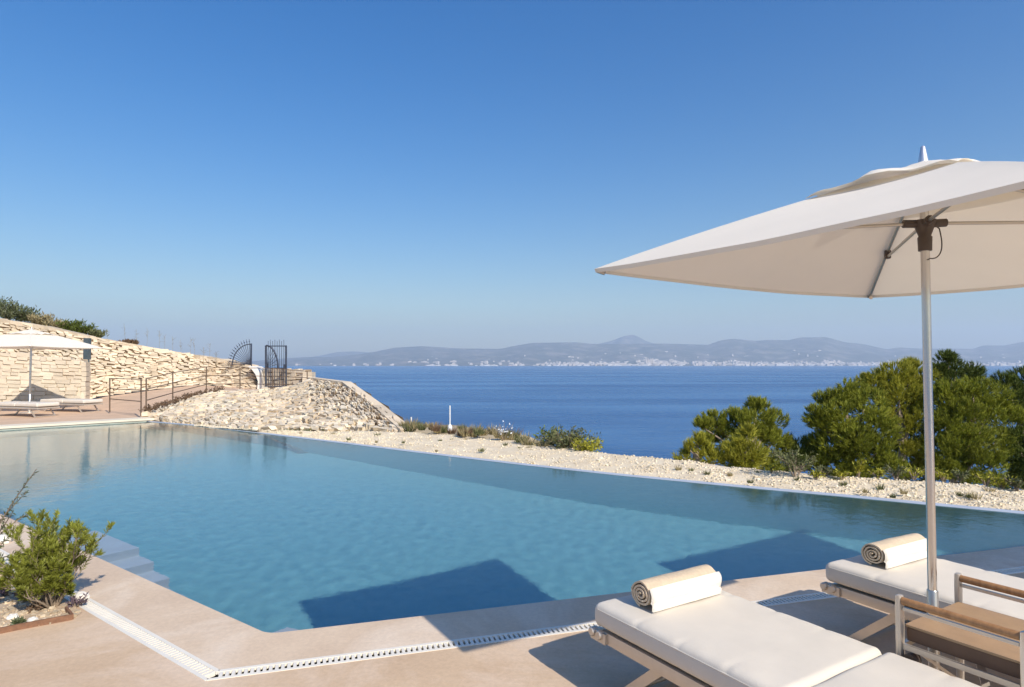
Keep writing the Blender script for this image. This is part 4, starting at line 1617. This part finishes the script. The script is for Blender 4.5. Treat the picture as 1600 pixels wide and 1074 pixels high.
# ------------------------------------------------------------------ loungers
def lounger():
    """head at the origin, long axis along +x, left side (-y) ... width along y from 0 to W"""
    Wd, L_ = .70, 1.98
    ht = .43
    t = thing('sun_lounger', '', 'sun lounger', (0, 0, 0), 0, 'cream sun loungers')

    def quilt(seams, hx, hy, hz):
        def fn(q):
            if q.z > 0:
                tz = q.z / hz
                g = 1
                for s_ in seams:
                    g_ = exp(-((q.x - s_) / .016) ** 2)
                    edge = .05 + .95 * (abs(q.y) / hy) ** 6
                    q.z -= .006 * g_ * edge * tz
                q.z += .004 * (1 - (q.y / hy) ** 2) * tz * (1 - (q.x / hx) ** 8)
                q.z += (.005 * noise.noise(V((q.x * 4, q.y * 5, 1))) + .0022 * noise.noise(V((q.x * 15, q.y * 8, 3))) * (abs(q.y) / hy) ** 2) * tz
            if abs(q.y) > hy * .9:
                for s_ in seams:
                    q.y *= 1 - .005 * exp(-((q.x - s_) / .014) ** 2)
            return q
        return fn

    b = MB()
    hx = .52
    b.rbox(V((hx, Wd / 2, ht - .055)), V((1, 0, 0)), V((0, 1, 0)), V((0, 0, 1)), hx, Wd / 2, .055, .035, 90, 26, 8, quilt([-.22, .03, .28], hx, Wd / 2, .055))
    mt = b.build('back_cushion', MT['mattress'], t, weld=True)
    b = MB()
    hx2 = (L_ - 2 * hx - .006) / 2
    b.rbox(V((2 * hx + .006 + hx2, Wd / 2, ht - .052)), V((1, 0, 0)), V((0, 1, 0)), V((0, 0, 1)), hx2, Wd / 2, .055, .035, 90, 26, 8, quilt([-.22, .05, .28], hx2, Wd / 2, .055))
    b.build('seat_cushion', MT['mattress'], t, weld=True)
    for k, (o_, ln) in enumerate(((.0, 2 * hx), (2 * hx, 2 * hx2))):        # welts along the cushion edges
        b = MB()
        for y in (.004, Wd - .004):
            b.tube([V((o_ + .04, y, ht - .024)), V((o_ + ln - .04, y, ht - .024))], .004, 6)
        b.build('piping', MT['mattress'], mt if k == 0 else t)
    b = MB()
    for y in (.025, Wd - .025):
        b.rbox(V((L_ / 2 + .01, y, ht - .148)), V((1, 0, 0)), V((0, 1, 0)), V((0, 0, 1)), L_ / 2 - .0, .016, .030, .008, 4, 2, 3)
    for x in (.03, 1.04, L_ - .02):
        b.bar(V((x, .04, ht - .150)), V((x, Wd - .04, ht - .150)), .03, .04)
    b.build('frame', MT['frame'], t)
    b = MB()
    b.add([(0.05, .04, ht - .122), (L_ - .04, .04, ht - .122), (L_ - .04, Wd - .04, ht - .122), (.05, Wd - .04, ht - .122)], [(0, 1, 2, 3)])
    b.build('sling', MT['mattress'], t)
    for y in (-.004, Wd + .004):
        b = MB()
        s_ = -1 if y < 0 else 1
        for x in (.005, .058):
            b.tube([V((x, y - s_ * .03, ht - .140)), V((x, y + s_ * .004, ht - .140)), V((x, y + s_ * .010, ht - .140))], [.022, .022, .017], 16)
        b.bar(V((-.01, y - s_ * .012, ht - .150)), V((.10, y - s_ * .012, ht - .150)), .02, .05)
        b.build('hinge', MT['frame'], t)
    zt = ht - .17
    for y in (.055, Wd - .055):
        for x0, x1 in ((.42, .12), (1.62, 1.86)):
            b = MB()
            b.bar(V((x0, y, zt)), V((x1, y, .0)), .022, .045)
            b.build('leg', MT['frame'], t)
    for x, z in ((.14, .03), (1.84, .03), (.62, ht - .19)):
        b = MB()
        b.tube([V((x, .05, z)), V((x, Wd - .05, z))], .0125, 8)
        b.build('crossbar', MT['frame'], t)
    return t


LX, LY = V((.53, -.848, 0)), V((.848, .53, 0))
lrot = atan2(LX.y, LX.x)
L1 = lounger()
L1['label'] = 'cream cushioned sun lounger nearest the camera with a rolled towel at its head'
h1 = G(925, 944, .42)
L1.location = (h1.x, h1.y, 0)
L1.rotation_euler.z = lrot
L2 = copy_tree(L1)
L2['label'] = 'cream cushioned sun lounger behind the parasol pole with a rolled towel at its head'
h2 = G(1286, 881, .42)
L2.location = (h2.x, h2.y, 0)
L2.rotation_euler.z = lrot - .04
FDr = V((.95, -.31, 0)).normalized()
for foot, lab, fl in ((G(129, 646.5), 'white sun lounger on the far terrace right of the white parasol', 0), (G(56, 653.5), 'white sun lounger on the far terrace at the left edge of the picture', 0)):
    c = copy_tree(L1)
    c['label'] = lab
    h_ = foot - FDr * 1.95
    c.location = (h_.x, h_.y, 0)
    c.rotation_euler.z = atan2(FDr.y, FDr.x)


def towel(par_loc, rot, label, seed):
    """roll lying along local y, at the origin on the cushion"""
    r = random.Random(seed)
    t = thing('rolled_towel', label, 'towel', par_loc, rot, 'rolled towels on the loungers')
    Ln, Rm, th_ = .47, .068, .0105
    turns = 3.6
    NS, NY = 120, 14

    def off(a, y):
        return 1 + .075 * noise.noise(V((cos(a) * 1.6, sin(a) * 1.6, y * 5 + seed))) + .03 * noise.noise(V((a * 3, y * 14, seed)))

    b = MB()
    ring_ = []
    for i in range(NS + 1):
        f = i / NS
        a = -2 * pi * turns * (1 - f) - pi * .55
        rr = .010 + (Rm - .010) * f
        ring_.append((a, rr))
    for side in (0, 1):
        vs = []
        for i, (a, rr) in enumerate(ring_):
            for j in range(NY + 1):
                y = (j / NY - .5) * Ln
                q = (rr - (th_ * (.86 + .3 * noise.noise(V((a * .9, 0, seed)))) if side else 0)) * (off(a, y) if i > NS * .6 else 1 + .10 * noise.noise(V((a * .8, 3, seed))))
                bulge = 0 if 0 < j < NY else (-1 if j == 0 else 1) * (.012 * (1 - i / NS) + .004 * noise.noise(V((a * 2, j, seed))))
                vs.append(V((cos(a) * q * 1.08, y + bulge, sin(a) * q * .95 + Rm * .95)))
        n_ = NY + 1
        fs = [(i * n_ + j, (i + 1) * n_ + j, (i + 1) * n_ + j + 1, i * n_ + j + 1) for i in range(NS) for j in range(NY)]
        b.add(vs, fs, True)
        if side == 0:
            o_vs = vs
        else:
            i_vs = vs
    for j in (0, NY):                           # edge of the cloth at both ends: the spiral
        for i in range(NS):
            b.add([o_vs[i * n_ + j], o_vs[(i + 1) * n_ + j], i_vs[(i + 1) * n_ + j], i_vs[i * n_ + j]], [(0, 1, 2, 3)], True)
    b.build('roll', MT['towel'], t)
    b = MB()                                    # white border, facing the foot of the lounger
    vs = []
    NB = 16
    for lay in (0, 1):
        for i in range(NB + 1):
            a = R(38) - R(112) * i / NB
            for j in range(NY + 1):
                y = (j / NY - .5) * Ln * 1.005
                q = (Rm + (.008 if lay else -.002)) * off(a, y)
                x, z = cos(a) * q * 1.08, sin(a) * q * .95 + Rm * .95
                if i > NB * .62:                # falls straight down to the cushion
                    k_ = (i - NB * .62) / (NB * .38)
                    x = max(x, (Rm * 1.08 + (.008 if lay else 0)) * (1 - .06 * k_))
                    z = max(.001 + .004 * (1 - lay), z * (1 - k_) + .002 * k_)
                vs.append(V((x, y, z)))
    n2 = (NB + 1) * n_
    fs = []
    for lay in (0, 1):
        fs += [(lay * n2 + i * n_ + j, lay * n2 + (i + 1) * n_ + j, lay * n2 + (i + 1) * n_ + j + 1, lay * n2 + i * n_ + j + 1) for i in range(NB) for j in range(NY)]
    for i in range(NB):
        for j in (0, NY):
            fs.append((i * n_ + j, (i + 1) * n_ + j, n2 + (i + 1) * n_ + j, n2 + i * n_ + j))
    for j in range(NY):
        for i in (0, NB):
            fs.append((i * n_ + j, i * n_ + j + 1, n2 + i * n_ + j + 1, n2 + i * n_ + j))
    b.add(vs, fs, True)
    b.build('white_border', MT['band'], t)
    return t


tw = V((h1.x, h1.y, 0)) + LX * .20 + LY * .375
towel((tw.x, tw.y, .438), lrot, 'rolled beige towel with white border on the nearest sun lounger', 1)
LX2 = V((cos(lrot - .04), sin(lrot - .04), 0))
LY2 = V((-LX2.y, LX2.x, 0))
tw = V((h2.x, h2.y, 0)) + LX2 * .20 + LY2 * .40
towel((tw.x, tw.y, .438), lrot - .03, 'rolled beige towel with white border on the sun lounger behind the parasol pole', 2)

# ------------------------------------------------------------------ side table
TZ = .53
q0 = G(1406, 976, TZ)
tb = thing('side_table', 'small tan-topped side table with steel frame and wooden handles between the loungers', 'side table', (q0.x, q0.y, 0), lrot)
TL, TW = .425, .51                             # along the handles (x), across (y)
X_, Y_, Z_ = V((1, 0, 0)), V((0, 1, 0)), V((0, 0, 1))
b = MB()
b.rbox(V((TL / 2, TW / 2, TZ - .004)), X_, Y_, Z_, TL / 2 - .008, TW / 2 - .022, .006, .004, 4, 4, 2)
b.build('tabletop', MT['tabletop'], tb)
b = MB()
b.rbox(V((TL / 2, TW / 2, TZ - .038)), X_, Y_, Z_, TL / 2 - .012, TW / 2 - .026, .028, .005, 4, 4, 2)
b.build('tray_box', MT['tableside'], tb)
for y in (.0, TW):
    b = MB()
    b.tube([V((.012, y, TZ + .100)), V((TL - .012, y, TZ + .100))], .0155, 14)
    b.build('handle', MT['wood'], tb)
    for z, h_ in ((TZ + .070, .013), (TZ - .082, .022), (TZ - .165, .018)):
        b = MB()
        b.bar(V((.015, y, z)), V((TL - .015, y, z)), .014, h_)
        b.build('side_rail', MT['frame'], tb)
    for x in (.0, TL):
        b = MB()
        b.rbox(V((x, y, (TZ + .122) / 2 + .0)), X_, Y_, Z_, .013, .019, (TZ + .122) / 2, .010, 3, 3, 8)
        b.build('post', MT['frame'] if x == 0 else MT['chrome'], tb)
for x in (.0, TL):
    b = MB()
    b.bar(V((x, .02, TZ - .085)), V((x, TW - .02, TZ - .085)), .018, .018)
    b.build('cross_rail', MT['frame'], tb)
b = MB()
b.bar(V((.06, .03, TZ - .10)), V((TL - .06, TW - .03, .05)), .03, .012)
b.bar(V((.06, TW - .03, TZ - .10)), V((TL - .06, .03, .05)), .03, .012)
b.build('cross_brace', MT['frame'], tb)
for y in (.0, TW):
    b = MB()
    b.tube([V((.045, y - .022, TZ - .125)), V((.045, y + .022, TZ - .125))], .026, 16)
    b.build('pivot_knob', MT['hub'], tb)

# ------------------------------------------------------------------ render settings
sc.view_settings.view_transform = 'Standard'
sc.view_settings.look = 'None'
sc.view_settings.gamma = 1
sc.view_settings.exposure = 0.17
sc.render.engine = 'CYCLES'
sc.cycles.use_denoising = True
sc.cycles.max_bounces = 10
sc.cycles.transparent_max_bounces = 8
sc.cycles.volume_bounces = 1
sc.cycles.caustics_reflective = False
sc.cycles.caustics_refractive = True
sc.cycles.sample_clamp_indirect = 6
